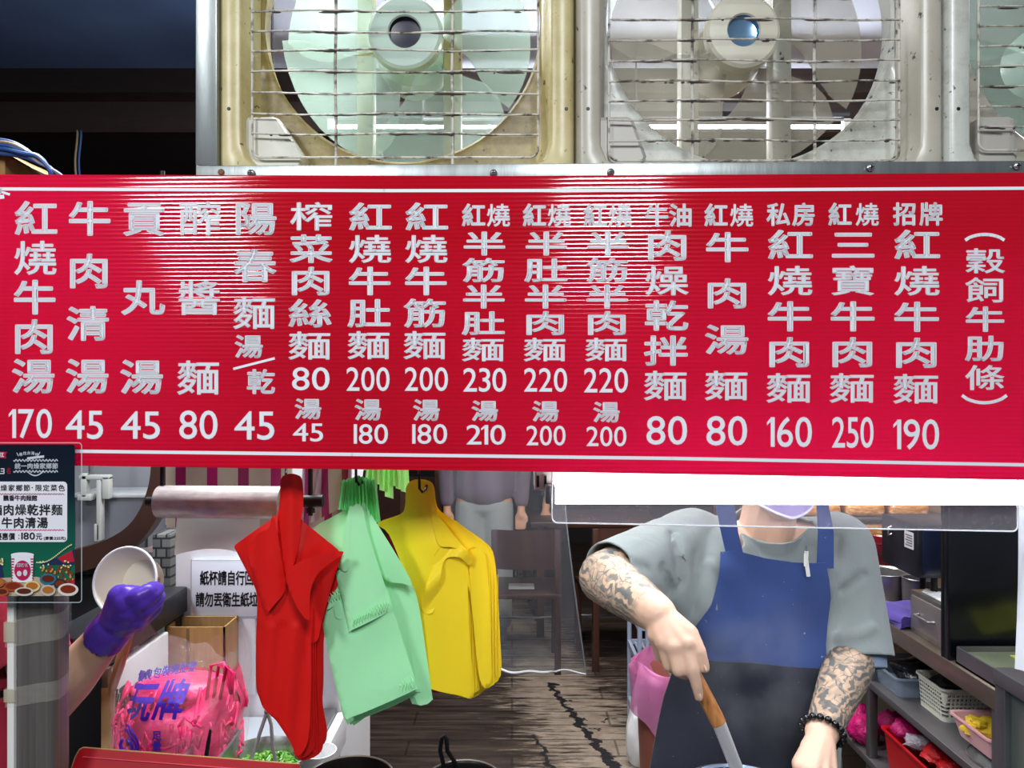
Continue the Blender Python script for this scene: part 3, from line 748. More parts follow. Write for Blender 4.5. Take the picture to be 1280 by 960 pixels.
b.add(v0+[v+Vector((0, .003, 0)) for v in v0], [tuple(range(k)), tuple(range(k, 2*k))[::-1]]); b.build('panel', clear('clear_acrylic', 'f4f2ff', 0.07, 0.05, .1, 5), sh)
b = MB(); b.tube(v0+[v0[0]], .0011, 6, False); b.build('polished_edge', mat('acrylic_edge', 'e8eef4', .15, trans=.2), sh)
for px in (760, 1210):
    q = P(px, 583, sy); MB().box(q.x-.008, q.x+.008, q.y-.02, q.y+.004, q.z-.004, q.z+.03).build('hanger', M_STEEL, sh)
cu = thing('vinyl_curtain', 'clear vinyl curtain strip hanging between kitchen and dining room', 'curtain', P(640, 845, 1.75))
CY = 1.75
def cur(u, v):
    py = 152+(843-152)*v
    xr = 707+(.0675*max(0, py-640)**1.12 if py > 640 else 0); xl = 548+20*v
    px = xl+(xr-xl)*u
    q = P(px, py-(1-u)*12*v**6*(1 if u < .75 else .3), CY); q.y += .018*math.sin(u*8.5+.5)+.008*math.sin(u*23+v*1.2); return q
b = MB().grid(cur, 54, 60)
b.build('sheet', clear('clear_vinyl', 'a6aebd', 0.20, 0.12, .45, 6, .006, stretch=(14, 14, .6), spec=.7), cu, 180)
b = MB().tube([cur(1, i/40) for i in range(41)], .0016, 6); b.build('side_hem', mat('vinyl_edge', '8f959c', .3), cu)
b = MB().tube([cur(i/30, 1) for i in range(31)], [.0028]*22+[.0018]*9, 6); b.build('bottom_hem', mat('white_hem', 'b9bbc2', .5), cu)
a_, b_ = P(530, 152, CY), P(722, 152, CY)
b = MB().tube([a_, b_], .008, 10)
b.tube([a_, (a_.x, CY, 2.8)], .004, 8); b.tube([b_, (b_.x, CY, 2.8)], .004, 8)
b.build('hanging_rod', M_STEELD, cu)
# kitchen tube lamps hanging under the white ceiling, seen through the fans
TUBE = glow('lit_kitchen_tube', (0.86, 0.91, 1.0), 145)
for i, (x0, x1, lb) in enumerate(((-.62, .22, 'hanging tube lamp behind the yellowed fan'), (.30, 1.14, 'hanging tube lamp behind the blue-capped grey fan'))):
    z = 2.52; Y = 2.6
    t = thing('ceiling_lamp', lb, 'lamp', ((x0+x1)/2, Y, z))
    MB().tube([(x0+.02, Y, z), (x1-.02, Y, z)], .0055, 16).build('tube', TUBE, t, 60)
    MB().box(x0, x1, Y-.010, Y+.018, z+.030, z+.05, .002).build('lamp_body', M_BLACK, t)
    for x in (x0+.01, x1-.01): MB().box(x-.012, x+.012, Y-.014, Y+.014, z-.014, z+.024, .002).build('lamp_holder', M_WHITEP, t)
    for x in (x0+.12, x1-.12): MB().tube([(x, Y, z+.05), (x, Y, 2.8)], .003, 6).build('hanging_chain', M_STEELD, t)
# ------------------------------------------------------------------ people
def capsule(mb, p0, r0, p1, r1, flat=None, n=14):
    """tapered round-ended limb; a radius may be an (a, b) pair with a along flat"""
    p0, p1 = Vector(p0), Vector(p1); d = (p1-p0); L = d.length; d = d/L if L > 1e-9 else Vector((0, 0, 1))
    two = lambda r: r if isinstance(r, (tuple, list)) else (r, r)
    a0, a1 = two(r0), two(r1); pts = []; rs = []
    for k in range(6):
        t = PI/2*k/6; s = max(math.sin(t), .02); pts.append(p0-d*min(a0)*math.cos(t)); rs.append((a0[0]*s, a0[1]*s))
    for k in range(5):
        t = k/4; pts.append(p0+(p1-p0)*t); rs.append((a0[0]+(a1[0]-a0[0])*t, a0[1]+(a1[1]-a0[1])*t))
    for k in range(1, 7):
        t = PI/2*k/6; s = max(math.cos(t), .02); pts.append(p1+d*min(a1)*math.sin(t)); rs.append((a1[0]*s, a1[1]*s))
    return mb.tube(pts, rs, n, True, flat if flat is not None else d.orthogonal())
def blob(mb, voxel, smooth=6, fac=0.5):
    """fuse overlapping solids into one continuous skin"""
    me = bpy.data.meshes.new('t'); me.from_pydata([tuple(v) for v in mb.v], [], mb.f)
    bm = bmesh.new(); bm.from_mesh(me); bmesh.ops.recalc_face_normals(bm, faces=bm.faces); bm.to_mesh(me); bm.free()
    o = bpy.data.objects.new('t', me); COL.objects.link(o)
    r = o.modifiers.new('r', 'REMESH'); r.mode = 'VOXEL'; r.voxel_size = voxel
    s = o.modifiers.new('s', 'SMOOTH'); s.factor = fac; s.iterations = smooth
    dg = bpy.context.evaluated_depsgraph_get(); out = bpy.data.meshes.new_from_object(o.evaluated_get(dg))
    bpy.data.objects.remove(o); bpy.data.meshes.remove(me)
    return out
def seg_t(p, a, b):
    d = b-a; t = (p-a).dot(d)/d.length_squared; q = a+d*max(0, min(1, t)); return t, (p-q).length
def skin_material(name, tone, tattoo=False):
    s = NT(name)
    c = s.ramp(s.noise(14, 4), [(0.3, tuple(x*0.86 for x in rgb(tone))), (0.7, tone)])
    if tattoo:
        at = s.n('ShaderNodeAttribute', attribute_name='tattoo')
        w = s.n('ShaderNodeTexWave', wave_type='RINGS', rings_direction='SPHERICAL'); w.inputs['Scale'].default_value = 27; w.inputs['Distortion'].default_value = 9
        w.inputs['Detail'].default_value = 2.5; w.inputs['Detail Scale'].default_value = 1.3
        s.l(s.co(), w.inputs[0])
        v = s.n('ShaderNodeTexVoronoi', feature='DISTANCE_TO_EDGE'); v.inputs['Scale'].default_value = 62; s.l(s.co(), v.inputs[0])
        reg = s.ramp(s.noise(16, 2, dist=1.2), [(0.42, 0.0), (0.50, 1.0)])
        swirl = s.ramp(w.outputs['Fac'], [(0.38, 0.0), (0.5, 1.0)])
        line = s.ramp(v.outputs[0], [(0.035, 1.0), (0.075, 0.0)])
        pat = s.math('MAXIMUM', s.math('MULTIPLY', swirl, reg), s.math('MULTIPLY', line, s.math('SUBTRACT', 1.0, reg)))
        c = s.mix(s.math('MULTIPLY', at.outputs['Fac'], 0.55), c, '8b7a5e')
        c = s.mix(s.math('MULTIPLY', s.math('MULTIPLY', s.ramp(s.noise(34, 5, dist=1.5), [(0.40, 0.0), (0.62, 1.0)]), at.outputs['Fac']), 0.62), c, '5f625c')
        c = s.mix(s.math('MULTIPLY', s.math('MULTIPLY', pat, at.outputs['Fac']), 0.82), c, '3c474b')
    s.set(color=c, rough=0.48, sss=0.08)
    s.b.inputs['Subsurface Radius'].default_value = (0.012, 0.005, 0.003)
    s.bump(s.noise(220, 3), 0.06, 0.0006)
    return s.m
def cloth_material(name, tone, var=0.12, weave=900, rough=0.9, fold=0.5, dirt=None):
    s = NT(name)
    c = s.ramp(s.noise(9, 5), [(0.3, tuple(x*(1-var) for x in rgb(tone))), (0.7, tone)])
    if dirt: c = s.mix(s.ramp(s.noise(120, 2), [(0.74, 0.0), (0.76, 0.6)]), c, dirt)
    s.set(color=c, rough=rough, sheen=0.15)
    s.bump(s.math('ADD', s.math('MULTIPLY', s.noise(weave, 2), .12), s.math('MULTIPLY', s.noise(11, 3, (1.6, 1.6, .55), dist=.6), 1.0)), fold, 0.006)
    return s.m
def crease(me, L):
    bt = BVHTree.FromPolygons([v.co for v in me.vertices], [p.vertices for p in me.polygons])
    def on(q):
        h = bt.ray_cast(Vector((q.x, .5, q.z)), Vector((0, 1, 0)))[0]
        return h if h is not None else bt.find_nearest(q)[0]
    L = [(on(a), on(b), w*.95, dp*1.35) for a, b, w, dp in L]
    """press fold lines into a cloth mesh: (a, b, width, depth)"""
    me.update()
    for v in me.vertices:
        d = 0
        for a, b, w, dp in L:
            if v.co.y > max(a.y, b.y)+.06: continue
            t, r = seg_t(Vector((v.co.x, 0, v.co.z)), Vector((a.x, 0, a.z)), Vector((b.x, 0, b.z)))
            if r < 3*w:
                e = 1-max(0, abs(t-.5)-.35)/.15 if 0.0 <= t <= 1 else 0
                d += dp*math.exp(-(r/w)**2)*max(0, e)
        v.co -= v.normal*d
def cut(me, keep):
    bm = bmesh.new(); bm.from_mesh(me)
    bmesh.ops.delete(bm, geom=[v for v in bm.verts if not keep(v.co)], context='VERTS')
    bm.to_mesh(me); bm.free()
def slice_(me, co, no, pred):
    bm = bmesh.new(); bm.from_mesh(me)
    fs = [f for f in bm.faces if pred(f.calc_center_median())]
    g = set(fs)
    for f in fs: g |= set(f.edges) | set(f.verts)
    bmesh.ops.bisect_plane(bm, geom=list(g), plane_co=co, plane_no=no, clear_outer=True)
    bm.to_mesh(me); bm.free()
def head(mb, c, yaw=0.0, tilt=0.0, k=1.0):
    """skull, jaw, nose, brow, lips and ears round the point c, facing -Y"""
    R = Matrix.Translation(c) @ Matrix.Rotation(yaw, 4, 'Z') @ Matrix.Rotation(tilt, 4, 'X')
    def e(p, r): mb.ell((0, 0, 0), tuple(x*k for x in r), 16, 12, R @ Matrix.Translation(Vector(p)*k))
    e((0, .012, .03), (.076, .095, .088)); e((0, -.012, -.03), (.060, .076, .075)); e((0, -.052, -.085), (.034, .03, .026))
    e((0, -.092, -.02), (.012, .018, .012)); e((0, -.083, .008), (.009, .012, .026)); e((0, -.082, .03), (.05, .012, .010))
    e((0, -.082, -.055), (.022, .010, .006)); e((0, -.08, -.064), (.018, .010, .006))
    for sx in (-1, 1):
        e((sx*.077, .012, .0), (.010, .02, .032)); e((sx*.04, -.062, -.01), (.024, .02, .02))
    return R
def finger(mb, pts, rs):
    pts = [Vector(p) for p in pts]
    for i in range(len(pts)-1): capsule(mb, pts[i], rs[i], pts[i+1], rs[i+1], n=10)

# ---- the cook
chef = thing('person', 'cook in grey T-shirt and navy apron stirring with a ladle', 'person', (.53, 1.66, 0))
SHR, SHL = Vector((.372, 1.63, 1.315)), Vector((.70, 1.64, 1.305))
ELR, WRR = P(757, 722, 1.43), P(822, 768, 1.225)
ELL, WRL = P(1069, 812, 1.56), P(1027, 916, 1.365)
b = MB()
capsule(b, (.53, 1.69, .86), (.150, .105), (.535, 1.67, 1.22), (.155, .108), (1, 0, 0), 20)
capsule(b, (.40, 1.64, 1.30), .06, (.67, 1.645, 1.295), .06); capsule(b, (.535, 1.645, 1.29), .06, (.542, 1.60, 1.42), .054)
capsule(b, SHR, .058, ELR, .05); capsule(b, ELR, .05, ELR.lerp(WRR, .35), .046); capsule(b, ELR.lerp(WRR, .35), .046, WRR, .031)
capsule(b, SHL, .058, ELL, .046); capsule(b, ELL, .046, ELL.lerp(WRL, .35), .0455); capsule(b, ELL.lerp(WRL, .35), .0455, WRL, .029)
for sx in (-1, 1):
    capsule(b, (.53+sx*.09, 1.70, .86), .095, (.53+sx*.10, 1.68, .47), .06); capsule(b, (.53+sx*.10, 1.68, .47), .058, (.53+sx*.10, 1.72, .09), .038)
    capsule(b, (.53+sx*.10, 1.74, .045), .036, (.53+sx*.105, 1.56, .032), .03)
HC = Vector((.545, 1.59, 1.487)); head(b, HC)
bm_v, bm_f = len(b.v), len(b.f)
hands = MB()
# right hand on the ladle
K = [P(859, 806, 1.168), P(842, 810, 1.172), P(829, 804, 1.185), P(818, 795, 1.203)]
capsule(hands, ELR.lerp(WRR, .6), .038, WRR, .0305); 
for q, r in zip(K, (.0145, .0145, .0135, .012)): capsule(hands, WRR.lerp(q, .05), .0215, q, r)
capsule(hands, WRR.lerp(K[0], .3), .02, WRR.lerp(K[1], .75), .0175); capsule(hands, WRR.lerp(K[2], .3), .02, WRR.lerp(K[2], .8), .016)
for q in K[:3]: hands.ell(q+Vector((0, -.004, .002)), .0125, 10, 8)
finger(hands, [WRR.lerp(P(850, 782, 1.20), .6), P(861, 792, 1.182), P(874, 815, 1.163), P(881, 835, 1.158)], (.019, .0155, .0115, .0082))
finger(hands, [K[0], P(866, 838, 1.15), P(871, 857, 1.150), P(873.5, 871, 1.153)], (.0128, .0102, .0090, .0072))
finger(hands, [K[1], P(848, 838, 1.158), P(857, 843, 1.178), P(863, 833, 1.19)], (.0125, .0105, .009, .0075))
finger(hands, [K[2], P(836, 832, 1.178), P(847, 838, 1.198), P(855, 829, 1.208)], (.0118, .010, .0088, .0073))
finger(hands, [K[3], P(825, 820, 1.205), P(836, 826, 1.22), P(844, 819, 1.226)], (.0105, .009, .008, .0066))
# left hand, resting on the pot's handle below
KL = [P(1003, 958, 1.285), P(1014, 964, 1.275), P(1027, 967, 1.28), P(1037, 963, 1.295)]
capsule(hands, ELL.lerp(WRL, .6), .036, WRL, .029)
for q, r in zip(KL, (.0165, .0165, .0155, .0135)): capsule(hands, WRL, .023, q, r)
capsule(hands, WRL.lerp(KL[0], .5), .021, KL[1], .0165)
HB = P(1018, 1000, 1.30)
for i, q in enumerate(KL):
    x = Vector(((i-1.5)*.019, 0, 0)); finger(hands, [q, HB+x+Vector((0, -.020, .012)), HB+x+Vector((0, -.006, -.017)), HB+x+Vector((0, .014, -.008))], (.012-.0008*i, .0102, .009, .0075))
finger(hands, [WRL.lerp(KL[0], .3), P(1000, 955, 1.33), P(1003, 980, 1.325), HB+Vector((-.01, .012, .012))], (.02, .0145, .0115, .0085))
b.add(hands.v, hands.f)
me = blob(b, .0034, 3, .5)
at = me.attributes.new('tattoo', 'FLOAT', 'POINT')
def sm(a, b_, x): t = max(0, min(1, (x-a)/(b_-a))); return t*t*(3-2*t)
vals = []
for v in me.vertices:
    t, r = seg_t(v.co, ELR, WRR); t2, r2 = seg_t(v.co, ELL, WRL); t3, r3 = seg_t(v.co, SHR, ELR)
    k = 0
    if r < .07 and t < 1.2: k = max(k, (1-sm(.80, 1.0, t)))
    if r3 < .07 and t3 > .5: k = max(k, sm(.6, .8, t3))
    if r2 < .07 and t2 < 1.2: k = max(k, (1-sm(.93, 1.02, t2)))
    vals.append(k)
at.data.foreach_set('value', vals)
body = obj('body', None, None, skin_material('tattooed_skin', 'dcb49c', True), chef, 180, False, me)
nails = MB()
for tip, prev in ((P(873.5, 871, 1.153), P(871, 857, 1.150)), (P(881, 835, 1.158), P(874, 815, 1.163))):
    d = (tip-prev).normalized(); c = tip+Vector((0, -.0068, .0015))-d*.001
    Mx = Matrix.Translation(c) @ d.to_track_quat('Z', 'Y').to_matrix().to_4x4(); nails.ell((0, 0, 0), (.0045, .0016, .006), 10, 6, Mx)
nails.build('fingernail', mat('nail', 'e0b8a4', .3), chef)
# T-shirt
b = MB()
capsule(b, (.53, 1.68, .80), (.175, .13), (.535, 1.665, 1.22), (.185, .128), (1, 0, 0), 20)
capsule(b, (.41, 1.64, 1.292), .075, (.66, 1.645, 1.288), .075)
capsule(b, (.535, 1.64, 1.30), .075, (.54, 1.61, 1.375), .066)
HR = SHR.lerp(ELR, .93); HL = SHL.lerp(ELL, 1.06)
capsule(b, SHR+Vector((.01, 0, -.008)), .078, HR, (.063, .06)); capsule(b, (.42, 1.60, 1.26), .095, (.44, 1.63, 1.08), .115)
capsule(b, SHR.lerp(ELR, .5)+Vector((.03, 0, -.03)), .062, (.42, 1.60, 1.16), .09)
capsule(b, SHL+Vector((-.008, 0, -.006)), .075, HL, .069)
capsule(b, (.63, 1.62, 1.24), .09, (.61, 1.64, 1.0), .12)
me = blob(b, .007, 5)
nR = (HR-SHR).normalized(); nL = (HL-SHL).normalized()
slice_(me, HR, nR, lambda c: seg_t(c, SHR, HR+nR*.1)[1] < .13 and (c-HR).dot(nR) > -.03 and c.x < .40)
slice_(me, HL, nL, lambda c: seg_t(c, SHL, HL+nL*.1)[1] < .12 and (c-HL).dot(nL) > -.03 and c.x > .60)
slice_(me, Vector((.54, 1.60, 1.348)), Vector((0, -.42, .9)), lambda c: abs(c.x-.54) < .085 and c.z > 1.3)
slice_(me, Vector((.54, 1.60, .78)), Vector((0, 0, -1)), lambda c: c.z < .82)
V = lambda x, y, Y=1.5: P(x, y, Y)
crease(me, [(V(835, 640, 1.56), V(845, 735, 1.5), .012, .010), (V(870, 680, 1.52), V(862, 775, 1.5), .010, .009), (V(815, 690, 1.52), V(838, 745, 1.5), .010, .010),
            (V(1052, 655, 1.55), V(1045, 740, 1.5), .009, .008), (V(1085, 715, 1.55), V(1050, 745, 1.52), .008, .008), (V(1095, 780, 1.52), V(1040, 800, 1.52), .008, -.005),
            (V(890, 700, 1.5), V(885, 770, 1.5), .012, -.007), (V(1040, 690, 1.5), V(1040, 800, 1.48), .01, .007), (V(765, 690, 1.45), V(810, 705, 1.48), .007, .006), (V(925, 670, 1.5), V(1000, 672, 1.5), .008, .003)])
SHIRT = cloth_material('grey_jersey', '7f8888', .10, 700, .95, .55)
sh_o = obj('t_shirt', None, None, SHIRT, chef, 180, False, me)
md = sh_o.modifiers.new('cloth_thickness', 'SOLIDIFY'); md.thickness = .0035; md.offset = 1
bvh = BVHTree.FromPolygons([v.co+org(sh_o) for v in me.vertices], [p.vertices for p in me.polygons])
# hems and the rolled blue-grey undersleeve
def ring(c, n, r, r2=None, k=28):
    n = n.normalized(); u = n.orthogonal().normalized(); w = n.cross(u)
    return [c+u*r*math.cos(2*PI*i/k)+w*r*math.sin(2*PI*i/k) for i in range(k+1)]
cuff = MB(); v0 = ring(HL+nL*-.012, nL, .058); v1 = ring(HL+nL*.022, nL, .0545); v2 = ring(HL+nL*.024, nL, .050); v3 = ring(HL-nL*.012, nL, .046)
k = len(v0); cuff.add(v0+v1+v2+v3, [(r*k+i, r*k+i+1, (r+1)*k+i+1, (r+1)*k+i) for r in range(3) for i in range(k-1)])
lab(cuff.build('inner_cuff', cloth_material('blue_grey_jersey', '6f7f97'), chef), 'blue grey inner cuff below the sleeve')
# apron: draped over the shirt front, tied behind
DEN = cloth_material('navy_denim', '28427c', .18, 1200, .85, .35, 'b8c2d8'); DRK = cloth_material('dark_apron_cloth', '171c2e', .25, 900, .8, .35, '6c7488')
AX = .525
def drape(x, z, off):
    t = (x-AX)/.30; y = 1.665-.155*math.sqrt(max(.02, 1-t*t))-(.04*max(0, (1.0-z)))
    h = bvh.ray_cast(Vector((x, .6, z)), Vector((0, 1, 0)))
    if h[0] is not None and abs(x-AX) < .24: y = min(y, h[0].y-.006)
    return Vector((x, y-off, z))
def panel(pts, step, fn, thick=.003, smooth=0, two=True):
    """fill an outline given in any flat 2-D frame with a fine mesh, map it with fn(a, b, offset), give it thickness"""
    pts = [Vector((p[0], p[1])) for p in pts]; o_ = []
    for i, p in enumerate(pts):
        q = pts[(i+1) % len(pts)]; n = max(1, int((q-p).length/step)); o_ += [p.lerp(q, k/n) for k in range(n)]
    x0, x1 = min(p.x for p in o_), max(p.x for p in o_); y0, y1 = min(p.y for p in o_), max(p.y for p in o_)
    inside = []
    def inp(p):
        c = False
        for i in range(len(o_)):
            a, b = o_[i], o_[i-1]
            if (a.y > p.y) != (b.y > p.y) and p.x < (b.x-a.x)*(p.y-a.y)/(b.y-a.y)+a.x: c = not c
        return c
    y = y0+step*.6; row = 0
    while y < y1:
        x = x0+step*.6*(1+row % 2*.8)
        while x < x1:
            p = Vector((x, y))
            if inp(p) and min((p-a).length_squared for a in o_) > (step*.55)**2: inside.append(p)
            x += step
        y += step*.87; row += 1
    n = len(o_)
    v, e, f, _, _, _ = delaunay_2d_cdt(o_+inside, [(i, (i+1) % n) for i in range(n)], [], 1, 1e-6)
    A = [fn(p.x, p.y, 0.0) for p in v]; Bk = [fn(p.x, p.y, thick) for p in v]; m = len(v)
    cnt = {}
    for q in f:
        for i in range(len(q)): cnt.setdefault((min(q[i], q[(i+1) % len(q)]), max(q[i], q[(i+1) % len(q)])), []).append((q[i], q[(i+1) % len(q)]))
    side = [(a, b, b+m, a+m) for kk, l in cnt.items() if len(l) == 1 for a, b in l]
    r = MB(); r.add(A+Bk, [tuple(q) for q in f]+[tuple(i+m for i in q)[::-1] for q in f]+side)
    return r
def XZ(px, py, Y): q = P(px, py, Y); return (q.x, q.z)
def spline(pts, n=6, closed=True):
    out = []; k = len(pts); pts = [Vector((p[0], p[1])) for p in pts]
    for i in range(k if closed else k-1):
        a, b, c, d = pts[(i-1) % k], pts[i], pts[(i+1) % k], pts[(i+2) % k]
        if not closed: a = pts[max(i-1, 0)]; d = pts[min(i+2, k-1)]
        for j in range(n):
            t = j/n; out.append(tuple(.5*((2*b)+(c-a)*t+(2*a-5*b+4*c-d)*t*t+(3*b-a-3*c+d)*t**3)))
    return out
AY = 1.515
bib = [(901, 690), (920, 688), (955, 697), (990, 702), (1010, 703), (1031, 703), (1036, 725), (1039, 748), (1036, 775), (1033, 805), (1033, 845), (960, 838), (850, 832), (858, 800), (868, 776), (884, 750), (895, 724)]
fn = lambda x, z, o: drape(x, z, .004-o)
def foldy(f0):
    def g(x, z, o):
        p = f0(x, z, o); p.y += .004*math.sin(x*38+z*9)*min(1, max(0, (1.28-z)*5))+.003*math.sin(x*21-z*31); return p
    return g
panel([XZ(x, y, AY) for x, y in bib], .014, foldy(fn)).build('apron_bib', DEN, chef, 60)
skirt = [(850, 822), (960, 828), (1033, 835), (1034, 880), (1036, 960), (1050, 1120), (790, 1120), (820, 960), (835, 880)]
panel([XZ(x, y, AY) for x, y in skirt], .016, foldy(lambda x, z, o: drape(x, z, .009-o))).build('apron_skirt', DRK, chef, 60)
for st in ([(886, 612), (908, 612), (914, 660), (921, 690), (901, 691), (893, 655)], [(1008, 612), (1022, 616), (1031, 660), (1031, 704), (1009, 704), (1011, 660)]):
    panel([XZ(x, y, 1.56) for x, y in st], .010, lambda x, z, o: drape(x, z, .0045-o)).build('apron_strap', DEN, chef, 60)
# trousers and shoes (below the picture)
b = MB()
for sx in (-1, 1): capsule(b, (.53+sx*.085, 1.70, .84), .108, (.53+sx*.10, 1.69, .48), .085); capsule(b, (.53+sx*.10, 1.69, .48), .082, (.53+sx*.10, 1.72, .10), .07)
obj('trousers', None, None, cloth_material('black_trousers', '17181d'), chef, 180, False, blob(b, .012, 4))
for sx in (-1, 1):
    b = MB(); capsule(b, (.53+sx*.10, 1.75, .045), .045, (.53+sx*.108, 1.55, .04), .04); obj('shoe', None, None, M_BLACKP, chef, 180, False, blob(b, .01, 3))
# hair and mask
R = Matrix.Translation(HC)
b = MB().ell((0, 0, 0), (.084, .10, .088), 24, 16, R @ Matrix.Translation((0, .018, .040)))
me = blob(b, .008, 2); cut(me, lambda c: (c-HC).z > .035-(c-HC).y*.6)
o = obj('hair', None, None, mat('black_hair', '120f0f', .5), chef, 180, False, me); o.modifiers.new('t', 'SOLIDIFY').thickness = .006
def mk(u, v):
    a = (u-.5)*2.3; z = -.095+.10*v; bulge = math.sin(PI*min(1, v*1.05))*.010
    return HC+Vector((math.sin(a)*(.066+.004*v), -.012-math.cos(a)*(.083+bulge), z+.028*abs(math.sin(a))**1.5*(1-v)))
lv = cloth_material('lilac_mask', 'a79bd0', .06)
b = MB().grid(mk, 24, 10); b2 = MB().grid(lambda u, v: mk(u, v)+Vector((0, .002, 0)), 24, 10, True); b.add(b2.v, b2.f)
mko = b.build('face_mask', lv, chef, 60)
b = MB().tube([mk(i/24, 0)+Vector((0, -.001, -.002)) for i in range(25)], .0028, 6); b.build('mask_edge', mat('pale_mask_edge', 'd6d2ee', .7), mko)
# bead bracelet
ba = (WRL-ELL).normalized(); rr_ = ring(WRL-ba*.004, ba+Vector((0.15, .1, -.1)), .0355, k=17)
b = MB()
for q in rr_[:-1]: b.ell(q, .0066, 12, 8)
b.build('bead_bracelet', mat('black_beads', '08080a', .12), chef)
# pen clipped to the bib
q = drape(*XZ(1004, 697, AY), .012)
pen = thing('pen', 'white clip pen hooked on the apron bib', 'pen', q)
q2 = drape(*XZ(1007, 718, AY), .012)
MB().tube([q+Vector((0, -.002, .016)), q, q2], .0038, 12).build('barrel', M_WHITEP, pen)
MB().tube([q+Vector((0, -.002, .027)), q+Vector((0, -.002, .016))], .0022, 10).build('push_button', M_STEEL, pen)
MB().box(q.x-.006, q.x-.003, q.y-.008, q.y-.004, q.z-.012, q.z+.012).build('clip', M_WHITEP, pen)
# ladle
lad = thing('ladle', 'long steel ladle with a wooden handle in the hand of the cook', 'ladle', P(930, 975, 1.18))
h0, h1, h2 = P(852, 812, 1.187), P(899, 905, 1.165), P(940, 1010, 1.20)
wood = NT('ladle_wood'); wood.set(color=wood.ramp(wood.noise(40, 6, (3, 3, .4)), [(.3, '8a5226'), (.7, 'c4864a')]), rough=.45)
MB().tube([h0, h0.lerp(h1, .05), h0.lerp(h1, .5), h0.lerp(h1, .9), h1], [.008, .0098, .0112, .0118, .0112], 16).build('wooden_handle', wood.m, lad)
MB().tube([h1-(h1-h0).normalized()*.004, h1, h2], [.0095, .0105, .0098], 16).build('steel_shaft', mat('satin_steel', 'cfd0d2', .35, .45), lad)
b = MB(); Mb = Matrix.Translation(h2+Vector((.02, 0, -.035))) @ Matrix.Rotation(.3, 4, 'Y'); b.lathe([(0, -.03), (.03, -.024), (.048, -.006), (.053, .012), (.051, .012), (.046, -.004), (.029, -.021), (0, -.027)], M=Mb, n=32)
b.tube([h2, h2+Vector((.004, 0, -.02))], .006, 8); b.build('bowl', M_STEEL, lad)

# ---- the other worker, mostly behind the steel post
wk = thing('person', 'worker in a red top and purple glove reaching out a paper bowl', 'person', (-1.14, 1.52, 0))
EL, WR = P(58, 884, 1.41), P(143, 783, 1.305); SHX = Vector((-1.0, 1.52, 1.31))
b = MB()
capsule(b, (-1.15, 1.55, .86), (.15, .10), (-1.15, 1.54, 1.22), (.155, .105), (1, 0, 0), 20); capsule(b, (-1.29, 1.53, 1.30), .058, (-1.02, 1.53, 1.30), .058)
capsule(b, (-1.15, 1.53, 1.3), .055, (-1.14, 1.50, 1.42), .052); head(b, Vector((-1.14, 1.49, 1.51)), .4)
capsule(b, SHX, .055, EL, .043); capsule(b, EL, .043, EL.lerp(WR, .35), .0435); capsule(b, EL.lerp(WR, .35), .0435, WR, .029)
capsule(b, (-1.30, 1.53, 1.3), .055, (-1.36, 1.50, 1.05), .043); capsule(b, (-1.36, 1.5, 1.05), .043, (-1.30, 1.36, .88), .03); capsule(b, (-1.30, 1.36, .88), .028, (-1.28, 1.31, .82), .026)
for i in range(4): finger(b, [(-1.30+.017*i, 1.31, .82), (-1.295+.017*i, 1.285, .785), (-1.295+.017*i, 1.29, .755)], (.01, .009, .007))
finger(b, [(-1.27, 1.33, .84), (-1.245, 1.30, .815), (-1.24, 1.285, .785)], (.012, .01, .008))
for sx in (-1, 1):
    capsule(b, (-1.15+sx*.09, 1.56, .86), .095, (-1.15+sx*.10, 1.54, .47), .06); capsule(b, (-1.15+sx*.10, 1.54, .47), .058, (-1.15+sx*.10, 1.58, .09), .038); capsule(b, (-1.15+sx*.1, 1.6, .045), .036, (-1.15+sx*.1, 1.42, .032), .03)
# gloved hand is part of the body surface under the glove
BC = P(156, 726, 1.30)                               # bowl centre
GK = [P(163, 762, 1.262), P(158, 752, 1.255), P(150, 745, 1.26), P(170, 772, 1.275)]
hb = MB()
capsule(hb, EL.lerp(WR, .72), .035, WR, .0315); hb_cuff = (EL.lerp(WR, .80))
for q, r in zip(GK, (.019, .018, .0165, .017)): capsule(hb, WR, .025, q, r)
capsule(hb, WR.lerp(GK[0], .5), .024, GK[3], .018)
finger(hb, [GK[0], P(178, 753, 1.250), P(190, 744, 1.258), P(196, 737, 1.275)], (.0135, .0118, .0108, .0095))
finger(hb, [GK[1], P(173, 745, 1.245), P(185, 739, 1.252), P(191, 735, 1.268)], (.013, .0115, .0105, .009))
finger(hb, [GK[3], P(184, 760, 1.262), P(194, 752, 1.275), P(198, 746, 1.29)], (.0135, .012, .0105, .0095))
finger(hb, [P(172, 779, 1.29), P(184, 768, 1.285), P(193, 761, 1.30), P(196, 755, 1.31)], (.0125, .011, .0098, .0088))
finger(hb, [WR, GK[2], P(158, 742, 1.255), P(170, 741, 1.262)], (.02, .0145, .0118, .0098))
b.add(hb.v, hb.f)
obj('body', None, None, skin_material('skin', 'd8aa8e'), wk, 180, False, blob(b, .005, 4))
g = MB(); g.v = [v.copy() for v in hb.v]; g.f = hb.f
me = blob(g, .0036, 2); me.update()
for v in me.vertices: v.co += v.normal*.0032
dv = (WR-EL).normalized(); cut(me, lambda c: (c-EL.lerp(WR, .86)).dot(dv) > .002*math.sin(c.x*300))
o = obj('glove', None, None, film('purple_nitrile', '5a3ab8', .12, .35, .25, 60), wk, 180, False, me); o.modifiers.new('t', 'SOLIDIFY').thickness = .0015
b = MB(); capsule(b, (-1.12, 1.55, .82), (.19, .125), (-1.15, 1.54, 1.24), (.176, .122), (1, 0, 0), 20); capsule(b, (-1.29, 1.53, 1.295), .075, (-1.03, 1.53, 1.295), .075)
